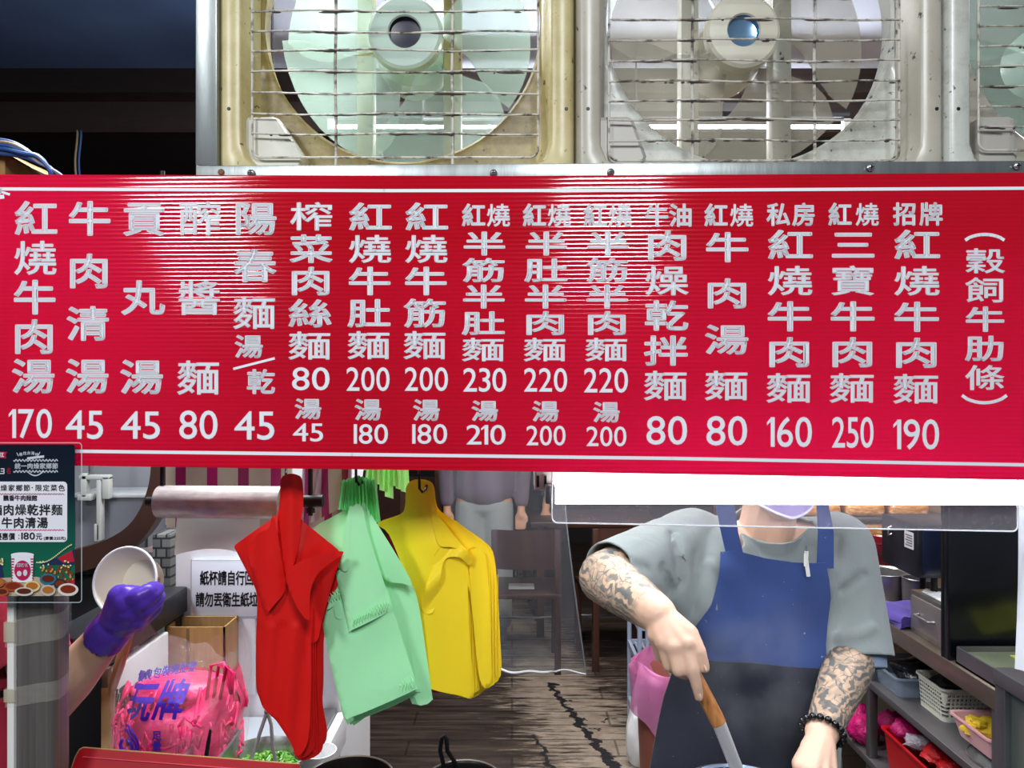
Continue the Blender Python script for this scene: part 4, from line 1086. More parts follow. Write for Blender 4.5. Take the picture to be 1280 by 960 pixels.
capsule(b, SHX, .072, SHX.lerp(EL, .72), .066); capsule(b, (-1.30, 1.53, 1.295), .072, (-1.345, 1.51, 1.1), .066)
me = blob(b, .008, 5); HX = SHX.lerp(EL, .72); nX = (EL-SHX).normalized()
slice_(me, HX, nX, lambda c: seg_t(c, SHX, EL)[1] < .12 and (c-HX).dot(nX) > -.03 and c.x > -1.0)
slice_(me, Vector((-1.14, 1.5, 1.36)), Vector((0, -.35, .93)), lambda c: c.z > 1.3)
o = obj('t_shirt', None, None, cloth_material('crimson_jersey', 'a3132f'), wk, 180, False, me); o.modifiers.new('t', 'SOLIDIFY').thickness = .003
b = MB()
for sx in (-1, 1): capsule(b, (-1.15+sx*.085, 1.56, .84), .108, (-1.15+sx*.10, 1.55, .48), .085); capsule(b, (-1.15+sx*.10, 1.55, .48), .082, (-1.15+sx*.10, 1.58, .10), .07)
obj('trousers', None, None, cloth_material('black_trousers2', '17181d'), wk, 180, False, blob(b, .012, 4))
for sx in (-1, 1):
    b = MB(); capsule(b, (-1.15+sx*.10, 1.61, .045), .045, (-1.15+sx*.105, 1.41, .04), .04); obj('shoe', None, None, M_BLACKP, wk, 180, False, blob(b, .01, 3))
b = MB().ell((-1.14, 1.505, 1.55), (.084, .10, .088), 24, 16); me = blob(b, .008, 2); cut(me, lambda c: c.z > 1.545-(c.y-1.49)*.6)
o = obj('hair', None, None, mat('black_hair', '120f0f', .5), wk, 180, False, me); o.modifiers.new('t', 'SOLIDIFY').thickness = .006
# the paper bowl
ax = Vector((-.10, -.96, .26)).normalized(); Mb = Matrix.Translation(BC) @ ax.to_track_quat('Z', 'Y').to_matrix().to_4x4()
bowl = thing('paper_bowl', 'white paper bowl held up in the purple glove', 'bowl', BC)
b = MB().lathe([(0, -.058), (.036, -.058), (.038, -.056), (.0535, -.003), (.0565, -.002), (.057, .001), (.055, .002), (.0525, -.002), (.0365, -.054), (0, -.0545)], M=Mb, n=48)
b.build('bowl', mat('cream_paper', 'f2ead2', .6, 0, .05), bowl)
b = MB().tube([Mb @ Vector((.0555*math.cos(2*PI*i/48), .0555*math.sin(2*PI*i/48), 0)) for i in range(49)], .0024, 8, False); b.build('rolled_rim', mat('white_rim_paper', 'efefec', .5), bowl)
b = MB()
for k in range(10):
    a = -.35+k*.05; r0, z0 = .0535, -.006
    q = [Mb @ Vector((r*math.cos(a+da)*1.012, r*math.sin(a+da)*1.012, z)) for r, z, da in ((.052, -.008, 0), (.0465, -.028, .01), (.0465, -.028, .04), (.052, -.008, .03))]
    b.add(q, [(0, 1, 2, 3)])
b.build('printed_pattern', mat('red_print', 'b0414a', .6), bowl, weld=False)
# ------------------------------------------------------------------ bundles of carrier bags on hooks
def pxpanel(pts, Y, bulge, step=5, thick=.003, smooth=6):
    o = spline(pts, smooth) if smooth else pts
    return panel(o, step, lambda x, y, t: P(x, y, Y-bulge(x, y)+t), thick)
def hump(cx, w, a, cy=None, h=None):
    return lambda x, y: a*max(0, 1-((x-cx)/w)**2)*(1 if cy is None else max(0, 1-((y-cy)/h)**2))
def rip(seed, a=.0012):
    return lambda x, y: a*(noise.noise(Vector((x*.03, y*.015, seed)))+.6*noise.noise(Vector((x*.09, y*.02, seed+3))))
RED = film('red_bag_film', 'dc1a16', .15, .36, .22, 22); REDB = RED
GRN = film('green_bag_film', 'b6fcc2', .18, .34, .28, 20, None)
YEL = film('yellow_bag_film', 'ffe22c', .18, .36, .2, 18)
LIME = film('lime_bag_film', 'b4f09a', .4, .4, .3, 20)
# the rod and hooks that carry them
hk = thing('hook_rail', 'black hook rail behind the board carrying the carrier bags', 'rail', P(440, 590, 1.24))
a, b_ = P(325, 572, 1.24), P(560, 574, 1.24)
MB().tube([a, b_], .006, 12).build('rod', M_BLACK, hk)
for px in (330, 500):
    q = P(px, 572, 1.24); MB().box(q.x-.008, q.x+.008, 1.236, 1.244, q.z, P(0, 219, 1.24).z, .001).build('hanger', M_BLACK, hk)
def hook(px, py, y0, Y):
    q = [P(px, 560, 1.24)+Vector((0, .011, 0)), P(px, 556, 1.24), P(px, 560, 1.24)+Vector((0, -.011, 0)), P(px, 575, 1.225), P(px, y0, Y-.012), P(px+.5, py, Y-.014), P(px+4, py+4, Y-.012), P(px+8, py+1, Y-.004), P(px+10, py-6, Y+.004), P(px+11, py-14, Y+.008)]
    MB().tube(q, .0022, 8).build('hook', M_BLACK, hk)
hook(357.5, 608, 592, 1.20); hook(445, 602, 592, 1.235); hook(524, 611, 592, 1.27)
def crimp(b, x0, y0, x1, y1, Y, n, w):
    """pressed hem ripples near an edge"""
    for i in range(n):
        t = (i+.5)/n; x = x0+(x1-x0)*t; y = y0+(y1-y0)*t
        b.tube([P(x-1.5, y-w, Y), P(x+1.2, y-w*.3, Y-.0016), P(x-.6, y+w*.5, Y-.0010), P(x+1, y+w, Y)], [.0004, .0012, .0010, .0004], 6)
# red
rb = thing('carrier_bag_bundle', 'folded bundle of bright red carrier bags on a hook', 'bags', P(362, 940, 1.20), 'carrier bag bundles under the board')
YR = 1.20
body_ = [(351, 600), (358, 593), (370, 593), (378, 601), (378, 634), (376, 648), (398, 667), (425, 690), (421, 700), (411, 728), (399, 752), (390, 790), (389, 850), (388, 880), (386, 920), (380, 938), (370, 946), (364, 930), (346, 902), (332, 888), (324, 872), (320, 855), (320, 800), (321, 745), (312, 722), (297, 692), (293, 683), (302, 675), (330, 655), (346, 643), (350, 622)]
for k in range(5, 0, -1):
    o_ = [(x+(3.1*k if y > 720 and x > 375 else 0)+(1.5*k if y > 900 else 0), y-(0 if y < 890 else 1.2*k*((k % 2)*2-1))) for x, y in body_]
    pxpanel(o_, YR+.004*k+.007*(k % 2), lambda x, y: .010*max(0, 1-((x-350)/60)**2)+rip(k)(x, y), 8, .0022, 4).build('bag_layer', REDB, rb, 60)
bl = lambda x, y: .022*max(0, 1-((x-352)/52)**2)*min(1, max(.25, (y-600)/90))+.0032*math.sin(x*.20+y*.02)*(1 if y > 780 else .3)+rip(9)(x, y)
pxpanel(body_, YR, bl, 5, .003, 5).build('front_bag', RED, rb, 60)
pxpanel([(341, 643), (336, 660), (322, 668), (310, 690), (324, 742), (329, 757), (334, 765), (343, 756), (356, 739), (356, 722), (350, 690), (346, 662)], YR-.024, lambda x, y: .010*max(0, 1-((x-338)/20)**2)+rip(4)(x, y), 5).build('handle_flap', RED, rb, 60)
pxpanel([(351, 600), (358, 593), (370, 593), (378, 601), (379, 634), (376, 652), (372, 690), (359, 722), (352, 690), (347, 655), (350, 625)], YR-.022, lambda x, y: .009*max(0, 1-((x-363)/16)**2)+.0016*math.sin(x*.35), 4).build('handle_loop', RED, rb, 60)
def fold(x, y): return .022*max(0, 1-((x-380)/40)**2)+.012*max(0, (400-x)/50)
pxpanel([(357, 723), (366, 708), (382, 699), (405, 692), (426, 689), (428, 693), (412, 704), (398, 716), (390, 732), (387, 750), (386, 775), (372, 760)], YR-.026, fold, 4).build('turned_fold', RED, rb, 60)
pxpanel([(427, 693), (421, 712), (411, 745), (402, 780), (397, 800), (387, 800), (388, 752), (393, 732), (404, 715)], YR-.012, lambda x, y: -.004+.0015*math.sin(x*.3), 4).build('inner_fold', RED, rb, 60)
b = MB()
for k in range(4): b.tube([P(389-k*.2+3*k, 752+8*k, YR-.013+.004*k), P(388.5+2.6*k, 850, YR-.010+.004*k), P(387+4*k, 910, YR-.006+.004*k), P(377+7.2*k, 941-2*(k % 2), YR-.002+.004*k)], .0009, 6)
b.build('stacked_edges', RED, rb)
# green
gb = thing('carrier_bag_bundle', 'folded bundle of mint green carrier bags on a hook', 'bags', P(470, 895, 1.24), 'carrier bag bundles under the board')
YG = 1.24
def gp(name, pts, Y, bl, step=5, m=GRN, sm_=4, th=.003): return pxpanel(pts, Y, lambda x, y: bl(x, y)+rip(len(pts)+Y*7)(x, y), step, th, sm_).build(name, m, gb, 60)
for k in range(3, 0, -1):
    gp('bag_layer', [(404-k, 770), (426+2.5*k, 893+1.5*k), (441+5*k, 898-.3*k), (519+1*k, 864+1.2*k), (521, 856), (500, 760), (450, 720), (404, 740)], YG+.006+.004*k, hump(460, 90, .010), 8, GRN, 2)
for k in range(3, -1, -1):
    gp('side_layer', [(468, 720), (500, 721), (516-.8*k, 733), (524-1.2*k, 760), (532-1.6*k, 812), (540-2.6*k, 868), (540-3*k, 875+1.2*k), (530-2.6*k, 881-k), (517-2*k, 870), (491, 765)], YG+.004*k-.004, lambda x, y: -.02*max(0, (x-490)/50), 6, GRN, 3)
gp('shoulder', [(429, 638), (412, 648), (396, 657), (392, 670), (394, 720), (400, 775), (440, 760), (470, 740), (460, 680), (456, 630), (440, 628)], YG+.006, hump(440, 60, .012), 6)
gp('front_bag', [(402, 772), (412, 825), (429, 893), (440, 896), (480, 880), (519, 862), (521, 857), (508, 815), (492, 765), (478, 730), (440, 728), (402, 752)], YG-.008, lambda x, y: .018*max(0, 1-((x-462)/75)**2)+.002*math.sin(y*.05+x*.03), 6, GRN, 3)
gp('shoulder_fold', [(454, 627), (462, 640), (476, 662), (497, 696), (515, 730), (502, 729), (482, 726), (474, 712), (464, 686), (456, 660), (451, 640)], YG-.016, lambda x, y: .012*max(0, 1-((y-x*.9-245)/60)**2), 5)
gp('handle_flap', [(441, 634), (453, 634), (459, 662), (474, 710), (491, 761), (486, 765), (441, 787), (436, 785), (428, 750), (420, 717), (430, 708), (438, 680)], YG-.024, lambda x, y: .012*max(0, 1-((x-452)/34)**2), 5, GRN, 3)
gp('narrow_flap', [(438, 632), (443, 640), (441, 670), (436, 710), (428, 713), (424, 704), (430, 670), (434, 645)], YG-.030, hump(434, 12, .004), 4)
gp('crumpled_flap', [(398, 716), (424, 718), (430, 744), (424, 752), (407, 763), (396, 756)], YG-.016, hump(412, 20, .006), 4)
gp('small_tab', [(417, 756), (424, 752), (428, 770), (424, 774), (419, 770)], YG-.022, hump(422, 8, .002), 3)
b = MB()
for k in range(9):                                    # the bunched handles above the hook
    x = 430+4.6*k; c_ = abs(k-4)
    b.v += []; w = MB().grid(lambda u, v: P(x+4*(u-.5)*1.8+(k-3.4)*1.2*v, 598+1.3*c_+(34+2.0*k)*v-(4*math.sin(PI*u)*(1-v)), YG-.012+.006*math.sin(u*PI*2+k)-.010*math.sin(v*2)), 6, 8)
    b.add(w.v, w.f)
b.build('handle_bunch', film('deep_green_bag_film', '86e698', .4, .34, .3, 30), gb, 60)
b = MB(); crimp(b, 430, 884, 517, 853, YG-.022, 22, 8); b.build('crimped_hem', GRN, gb)
b = MB(); crimp(b, 440, 778, 486, 755, YG-.036, 13, 7); b.build('crimped_hem', GRN, gb)
b = MB(); crimp(b, 402, 752, 426, 742, YG-.024, 7, 6); b.build('crimped_hem', GRN, gb)
# yellow
yb = thing('carrier_bag_bundle', 'folded bundle of yellow carrier bags on a hook', 'bags', P(575, 872, 1.28), 'carrier bag bundles under the board')
YY = 1.28
outer = [(507, 618), (508, 608), (514, 601), (526, 599), (538, 602), (543, 610), (545, 628), (552, 640), (580, 659), (609, 680), (618, 697), (622, 740), (625, 795), (626, 845), (610, 860), (592, 872), (573, 870), (541, 861), (530, 850), (524, 800), (508, 720), (487, 668), (472, 654), (500, 643), (506, 634)]
for k in range(7, 0, -1):
    o_ = [((x if x < 585 else x-(7-k)*4.6), y-(0 if y < 840 or x < 604 else (k % 2)*2-1+(7-k)*-1.6)) for x, y in outer]
    pxpanel(o_, YY+.0035*k, lambda x, y: -.012*max(0, (x-590)/40)+rip(k)(x, y), 9, .002, 3).build('bag_layer', YEL, yb, 60)
ybl = lambda x, y: .020*max(0, 1-((x-552)/46)**2)*min(1, max(.2, (y-600)/80))+rip(2)(x, y)
front = [(507, 618), (508, 608), (514, 601), (526, 599), (538, 602), (543, 610), (544, 628), (549, 645), (562, 668), (578, 690), (584, 720), (586, 780), (590, 830), (592, 871), (573, 869), (541, 862), (528, 852), (522, 800), (506, 720), (486, 668), (472, 655), (500, 643), (506, 634)]
pxpanel(front, YY-.006, ybl, 6, .003, 4).build('front_bag', YEL, yb, 60)
pxpanel([(545, 690), (552, 684), (570, 683), (583, 688), (590, 700), (586, 706), (575, 697), (560, 697), (553, 707), (550, 730), (546, 748), (541, 765), (533, 767), (527, 758), (534, 726), (540, 702)], YY-.030, lambda x, y: .006*math.sin((x+y)*.12), 4).build('turned_fold', YEL, yb, 60)
pxpanel([(540, 640), (552, 650), (572, 675), (587, 692), (578, 690), (565, 684), (550, 682), (543, 665)], YY-.026, hump(560, 24, .006), 5).build('shoulder_fold', YEL, yb, 60)
pxpanel([(550, 640), (580, 660), (607, 682), (616, 702), (606, 690), (592, 684), (584, 694), (588, 740), (582, 720), (570, 672)], YY-.012, hump(590, 30, .004), 5).build('shoulder_fold', YEL, yb, 60)
pxpanel([(584, 694), (592, 686), (600, 686), (607, 700), (612, 760), (613, 850), (600, 850), (592, 780)], YY-.010, hump(597, 14, .006), 5).build('side_pleat', YEL, yb, 60)
b = MB()
for k in range(10):
    x = 590+3.6*k; b.tube([P(x-3+.3*k, 700+2*k, YY-.004+.003*k), P(x, 780, YY-.001+.003*k), P(x+.6, 866-2.4*k+(2 if k % 2 else -2), YY+.001+.003*k)], [.0006, .0011, .0008], 6)
b.build('stacked_edges', YEL, yb)
# small lime bundle behind
lb_ = thing('carrier_bag_bundle', 'short lime green bag bundle hanging behind the mint green one', 'bags', P(480, 625, 1.42), 'carrier bag bundles under the board')
b = MB()
for k in range(8):
    x = 462+6.0*k
    w = MB().grid(lambda u, v: P(x+(7+v*2)*(u-.5)*1.2+(k-3.5)*.8*v, 540+(76+7*math.sin(k*2.1)-2.2*abs(k-4))*v+(3*(u-.5) if v > .9 else 0), 1.42+.012*math.sin(u*PI+k*1.7)+.002*k), 6, 10)
    b.add(w.v, w.f)
b.build('bag_layers', LIME, lb_, 60)
q = P(480, 540, 1.42); MB().tube([(q.x-.06, 1.42, q.z), (q.x+.06, 1.42, q.z)], .004, 8).tube([(q.x, 1.42, q.z), (q.x, 1.42, P(0, 205, 1.42).z), (q.x, 1.38, P(0, 205, 1.42).z+.01)], .003, 8).build('hanging_hook', M_BLACK, lb_)
# striped pink bags
def striped(name, c1, c2, c3, period):
    s = NT(name); X, Yc, Z = s.xyz()
    t = s.math('FRACT', s.math('MULTIPLY_ADD', X, 1/period, .13))
    r = s.ramp(t, [(0.0, c1), (0.16, c1), (0.17, c2), (0.46, c2), (0.47, c3), (0.62, c3), (0.63, c2)]); r.node.color_ramp.interpolation = 'CONSTANT'
    s.set(color=r, rough=.4)
    tr = s.n('ShaderNodeBsdfTranslucent'); s.l(r, tr.inputs[0]); mx = s.n('ShaderNodeMixShader'); mx.inputs[0].default_value = .4
    s.l(s.b.outputs[0], mx.inputs[1]); s.l(tr.outputs[0], mx.inputs[2]); s.l(mx.outputs[0], s.out.inputs[0]); s.bump(s.noise(18, 3, (3, 3, .5)), .3, .005); return s.m
ST = striped('pink_striped_film', 'd0218c', 'dfe0d2', 'a8176f', .125)
sb = thing('striped_bag_stack', 'flat stack of pink and white striped bags behind the film roll', 'bags', P(270, 660, 1.52))
for k in range(3):
    b = MB().grid(lambda u, v: P(207+(150+4*k)*u, 520+(136+5*math.sin(u*9+k))*v, 1.52+.006*k)+Vector((0, .006*math.sin(u*11+k), 0)), 40, 12)
    b2 = MB().grid(lambda u, v: P(207+(150+4*k)*u, 520+(136+5*math.sin(u*9+k))*v, 1.522+.006*k)+Vector((0, .006*math.sin(u*11+k), 0)), 40, 12, True); b.add(b2.v, b2.f)
    b.build('striped_bag', ST, sb, 60)
qa, qb = P(200, 520, 1.525), P(372, 520, 1.525)
MB().tube([qa, qb], .004, 8).tube([(qa.x+.16, 1.525, qa.z), (qa.x+.16, 1.525, 2.8)], .003, 6).tube([(qb.x-.05, 1.525, qb.z), (qb.x-.05, 1.525, 2.8)], .003, 6).build('hanging_rod', M_BLACK, sb)
sb = thing('striped_bag_stack', 'curled pink striped bags hanging between the red and green bundles', 'bags', P(410, 665, 1.44))
s2 = striped('pink_white_film', 'b52a84', 'd9c8d2', 'c03a92', .07)
for k in range(3):
    f_ = lambda u, v, o=0: P(380+58*u-6*v*(1-u), 525+(135+6*k-30*u)*v, 1.44+.008*k+o)+Vector((0, .014*math.sin(u*7+v*2+k), 0))
    b = MB().grid(f_, 20, 14); b2 = MB().grid(lambda u, v: f_(u, v, .0015), 20, 14, True); b.add(b2.v, b2.f); b.build('striped_bag', s2, sb, 60)
qa, qb = P(376, 525, 1.45), P(442, 525, 1.45)
MB().tube([qa, qb], .004, 8).tube([(qa.x+.02, 1.45, qa.z), (qa.x+.02, 1.45, P(0, 200, 1.45).z), (qa.x+.02, 1.38, P(0, 200, 1.45).z)], .003, 6).build('hanging_rod', M_BLACK, sb)
# roll of clear film bags on its spindle
rl = thing('film_roll', 'wide roll of clear film bags on a black spindle', 'roll', P(280, 650, 1.36))
a, b_ = P(198, 627, 1.36), P(352, 628, 1.36); R_l = .0285
s = NT('rolled_clear_film'); X, Yc, Z = s.xyz(); s.set(color=s.ramp(s.noise(3, 5, (14, 30, 30)), [(.3, 'b3aaa9'), (.7, 'd6d0ce')]), rough=.18, spec=.8); s.bump(s.noise(4, 4, (5, 40, 40)), .2, .002)
b = MB().lathe([(.010, 0), (R_l*.96, 0), (R_l, .002), (R_l*1.005, (b_-a).length*.5), (R_l, (b_-a).length-.002), (R_l*.96, (b_-a).length), (.010, (b_-a).length)], M=Matrix.Translation(a) @ (b_-a).normalized().to_track_quat('Z', 'Y').to_matrix().to_4x4(), n=40)
b.build('film', s.m, rl)
e = P(404, 626, 1.36)
MB().tube([a-Vector((.02, 0, 0)), e], .009, 14).build('spindle', M_BLACK, rl)
MB().tube([P(379, 626, 1.36), e], .0115, 16).build('end_sleeve', M_BLACK, rl)
for px in (388, 203):
    q = P(px, 626, 1.36); MB().tube([(q.x, 1.36, q.z-.026), (q.x, 1.36, P(0, 214, 1.36).z)], .0042, 10).build('hanger_bolt', M_BLACK, rl)
    MB().lathe([(0, -.004), (.008, -.004), (.008, .004), (0, .004)], (q.x, 1.36, q.z-.017), 6).build('nut', M_BLACK, rl)
b = MB().grid(lambda u, v: P(222+104*u-4*v, 632+(62-10*math.sin(PI*u)*1+4*u)*v, 1.375+.014*math.sin(v*2.2)+.004*math.sin(u*6)), 20, 14)
b2 = MB().grid(lambda u, v: P(222+104*u-4*v, 632+(62-10*math.sin(PI*u)*1+4*u)*v, 1.3765+.014*math.sin(v*2.2)+.004*math.sin(u*6)), 20, 14, True); b.add(b2.v, b2.f)
b.build('film_tail', film('white_film', 'eef0f0', .2, .5, .15, 12), rl, 60)

# ------------------------------------------------------------------ left: steel post, white cabinet, notice, counter
po = thing('steel_post', 'grey sheet steel post wrapped with clear tape bands', 'post', P(50, 960, 1.18))
a, b_ = P(14, 960, 1.16), P(88, 960, 1.16)
SP_M = mat('grey_sheet_steel', '7b7672', .42, .55, .35, 3.5, .06, 40, stretch=(40, 40, .5))
b_ = P(70, 960, 1.16)
pr = [(a.x+.004, 1.175), (a.x+.006, 1.163), (a.x+.012, 1.16), (b_.x-.012, 1.158), (b_.x-.004, 1.161), (b_.x-.001, 1.17), (b_.x-.012, 1.215), (b_.x-.03, 1.22), (a.x+.004, 1.22)]
MB().prism(pr, 'z', 0, P(0, 560, 1.16).z).build('post', SP_M, po)
MB().box(a.x-.0045, a.x+.006, 1.157, 1.22, 0, P(0, 560, 1.16).z, .001).build('white_edge', mat('white_trim_metal', 'd6d4d0', .4), po)
tape = clear('clear_tape', 'd9d4c8', .16, .12, .6, 30, .003, (1, 1, 3))
for y0, y1 in ((773, 806), (857, 881)):
    z0, z1 = P(0, y1, 1.16).z, P(0, y0, 1.16).z
    off = [(a.x-.0065, 1.22), (a.x-.0065, 1.156), (a.x+.012, 1.1568), (b_.x-.03, 1.1555), (b_.x-.008, 1.1565), (b_.x+.001, 1.166), (b_.x-.002, 1.19), (b_.x-.011, 1.22)]
    b = MB().grid(lambda u, v: Vector((*[off[min(int(u*7), 6)][k]+(off[min(int(u*7), 6)+1][k]-off[min(int(u*7), 6)][k])*(u*7-min(int(u*7), 6)) for k in (0, 1)], z0+(z1-z0)*v+.012*u*u-.003*math.sin(u*9))), 14, 5)
    b.build('tape_band', tape, po, 60)
    MB().box(a.x-.0075, a.x+.009, 1.1535, 1.1562, z0+.006, z1-.004, .0005).build('tape_end', clear('yellowed_tape', 'c9c2a8', .4, .3), po)
M_WCAB = mat('white_laminate', 'dfe3ea', .5, 0, .05)
cab = thing('white_cabinet', 'tall white cabinet behind the counter carrying the notice', 'cabinet', (-.62, 2.0, 0))
MB().box(-.815, -.415, 1.86, 2.25, 0, 1.62, .004).build('carcass', M_WCAB, cab)
for x0, x1 in ((-.811, -.618), (-.612, -.419)): MB().box(x0, x1, 1.852, 1.862, .90, 1.61, .003).build('door', M_WCAB, cab)
nt = thing('notice', 'white notice with two lines of black characters on the cabinet', 'notice', P(295, 772, 1.84))
a, b_ = P(238.5, 772, 1.845), P(372, 699.5, 1.845)
MB().box(a.x, b_.x, 1.842, 1.851, a.z, b_.z, .003).build('board', mat('notice_white', 'c9d0de', .4), nt)
SNn = lambda x, y, d: P(x, y, 1.8415-d)
b = MB()
for i, ch in enumerate('紙杯請自行回收'): put(b, ch, 255.5+11.2*i, 722.5, 11.4, 19, .028, SNn, 0)
for i, ch in enumerate('請勿丟衛生紙垃圾'): put(b, ch, 250+11.2*i, 749.5, 11.4, 19, .028, SNn, 0)
b.build('lettering', M_INK, nt, weld=False, sharp=180)
b = MB(); line_px(b, [(239, 700), (372, 700), (372, 771), (239, 771), (239, 700)], .9, 0, SNn); b.build('border_line', mat('grey_ink', '8e94a2', .5), nt, weld=False)
# counter they stand on
ct = thing('serving_counter', 'white edged serving counter under the carrier bags', 'counter', (-.75, 1.6, 0))
MB().box(-.90, -.42, 1.26, 1.85, .81, .85, .003).build('worktop', mat('grey_laminate', 'a9b0ba', .4, 0, .1), ct)
MB().box(-.42, -.398, 1.26, 1.848, .79, .862, .004).build('edge_rail', mat('white_edge_rail', 'd5dae0', .35), ct)
MB().box(-.452, -.42, 1.60, 1.848, .85, .872, .002).build('steel_strip', M_STEELD, ct)
MB().box(-.90, -.43, 1.28, 1.85, 0.08, .81, .003).build('carcass', mat('dark_cabinet', '1b1b20', .6), ct)
MB().box(-.90, -.43, 1.30, 1.82, 0, .08).build('plinth', M_BLACK, ct)
bs = thing('black_shelf', 'black metal shelf over the counter below the paper bowl', 'shelf', (-1.0, 1.65, .85))
MB().box(-.905, -.778, 1.47, 1.845, 1.105, 1.165, .004).build('shelf_board', M_BLACKP, bs)
for x in (-.885, -.80): MB().box(x-.012, x+.012, 1.80, 1.845, .85, 1.105).build('bracket', M_BLACK, bs)
MB().box(-.786, -.774, 1.472, 1.488, .85, 1.105, .002).build('wooden_upright', mat('brown_wood', '5b4130', .6, 0, .3, 8, stretch=(10, 10, 1)), bs)
MB().box(-.90, -.885, 1.475, 1.49, .85, 1.105, .002).build('upright', M_BLACK, bs)
fb = thing('foam_board', 'white foam board with black characters beside the pink rope bag', 'board', (-.785, 1.6, .85))
MB().box(-.797, -.777, 1.50, 1.74, .8505, 1.09, .003).build('panel', mat('white_carton', 'd8dcde', .6, 0, .05), fb)
SBx = lambda y, z, d: Vector((-.7765+d, 1.50+y*.001, .85+z*.001))
b = MB()
for ch, cy, cz in (('經', 26, 165), ('請', 26, 70), ('勿', 120, 165), ('壓', 120, 70)):
    v, f = glyph(ch, .03); b.add([SBx(cy+(x-.5)*62, cz+(y-.38)*75, .0006) for x, y in v], f)
b.build('lettering', M_INK, fb, weld=False, sharp=180)
cb = thing('cardboard_box', 'open brown cardboard box behind the pink rope bag', 'box', P(242, 840, 1.77), )
a, b_ = P(206, 784, 1.755), P(281, 784, 1.755)
cb.location.z = .85; ORG[cb.name] = cb.location.copy()
MB().box(a.x, b_.x, 1.755, 1.759, .85, a.z).box(a.x, a.x+.004, 1.755, 1.84, .85, a.z).box(b_.x-.004, b_.x, 1.755, 1.84, .85, a.z).box(a.x, b_.x, 1.836, 1.84, .85, a.z).box(a.x, b_.x, 1.755, 1.84, .85, .854).build('carton', M_CARD, cb)
MB().box(a.x+.05, a.x+.056, 1.7535, 1.7552, 1.0, a.z-.002).build('flap_crease', mat('dark_cardboard', '6b4f2c', .9), cb)
# bag of pink rope
def bagm():
    s = NT('pink_rope'); s.set(color=s.ramp(s.noise(18, 6), [(.3, 'c40a48'), (.52, 'ea2470'), (.75, 'ff79aa')]), rough=.4); s.bump(s.noise(60, 5), .6, .004); return s.m
pk = thing('rope_bag', 'clear bag of pink plastic rope with purple printing', 'bag', P(225, 1005, 1.46))
BX, BY = P(222, 900, 1.46).x, 1.46
def bagsurf(u, v, r, top):
    a = 2*PI*u; z = .852+(top-.852)*v
    w = .108*r*(1+.10*math.sin(v*PI)-.08*max(0, v-.75)); d_ = .085*r*(1+.06*math.sin(v*PI))*(1 if v < .8 else 1-(v-.8)*2.2)
    n_ = noise.noise(Vector((math.cos(a)*3, math.sin(a)*3, v*6)))*.009+noise.noise(Vector((math.cos(a)*9, math.sin(a)*9, v*14)))*.003
    sx = math.copysign(abs(math.cos(a))**.7, math.cos(a)); sy = math.copysign(abs(math.sin(a))**.7, math.sin(a))
    return Vector((BX+sx*(w+n_)+.012*v, BY+sy*(d_+n_), z))
b = MB().grid(lambda u, v: bagsurf(u, v, .93, 1.085+.012*math.sin(u*30)+.018*math.cos(2*PI*u)), 60, 20)
b.ell((BX+.012, BY, 1.07), (.098, .06, .03), 24, 10)
ro = b.build('rope_filling', bagm(), pk, 180)
b = MB(); rnd = random.Random(11); 
for k in range(110):
    a = rnd.uniform(PI*.95, PI*2.05) ; v0 = rnd.uniform(.15, .98); st = rnd.uniform(-.10, .10); pts = []
    for i in range(6): q = bagsurf((a/(2*PI)+st*i/6*.7) % 1, min(1, v0+.22*(i/5-.5)*rnd.choice((1, 1, -1))*(1 if k % 3 else .3)), .945+.01*math.sin(i*2+k), 1.09); pts.append(q)
    b.tube(pts, rnd.uniform(.0018, .0034), 5)
for k in range(3):
    pts = [Vector((BX+.075+.012*k, BY-.05, 1.07+.0)), Vector((BX+.085+.014*k, BY-.055, 1.135)), Vector((BX+.105+.010*k, BY-.05, 1.14-.01*k)), Vector((BX+.118, BY-.045, 1.08))]; b.tube(pts, .0035, 6)
o = b.build('rope_strand', film('pink_ribbon', 'ff3f86', .3, .3, 0), pk, 180); o['kind'] = 'stuff'
b = MB().grid(lambda u, v: bagsurf(u, v, 1.0+.03*max(0, v-.7)*math.sin(u*44), 1.165+.018*math.sin(u*2*PI*3)+.006*math.sin(u*70)), 120, 30)
b.build('clear_bag', clear('crinkled_clear_film', 'e9e2ea', .10, .07, 1.0, 26, .012, spec=.9), pk, 180)
def BT(px, py, d=0):
    X = P(px, 0, 1.375).x; z = P(0, py, 1.375).z; v = (z-.852)/(1.14-.852)
    w = .108*1.012*(1+.10*math.sin(v*PI)-.08*max(0, v-.75)); c = max(-.995, min(.995, (X-BX-.012*v)/w))
    a_ = 2*PI-math.acos(math.copysign(abs(c)**(1/.7), c)); q = bagsurf(a_/(2*PI), v, 1.012, 1.14); q.y -= d; return q
PUR = mat('purple_print', '4a1fb0', .4)
b = MB(); put(b, '玩', 176, 877, 36, 44, .03, BT, .001, .25); put(b, '牌', 214, 876, 36, 44, .03, BT, .001, .25); b.build('bag_lettering', PUR, pk, weld=False, sharp=180)
b = MB()
for i, ch in enumerate('優良包裝繩批發'): put(b, ch, 168+10.5*i, 851-2.2*i+.12*i*i, 10.5, 12, .02, BT, .001, .1)
b.build('bag_lettering', PUR, pk, weld=False, sharp=180)
b = MB(); put(b, '足', 198, 917, 12, 12, .02, BT, .001); put(b, '量', 198, 930, 12, 13, .02, BT, .001); b.build('bag_lettering', PUR, pk, weld=False, sharp=180)
b = MB()
for r0 in (22, 17): b.tube([BT(160+r0*.75*math.cos(t*PI/12), 928+r0*math.sin(t*PI/12), .001) for t in range(-7, 8)], .0018, 6)
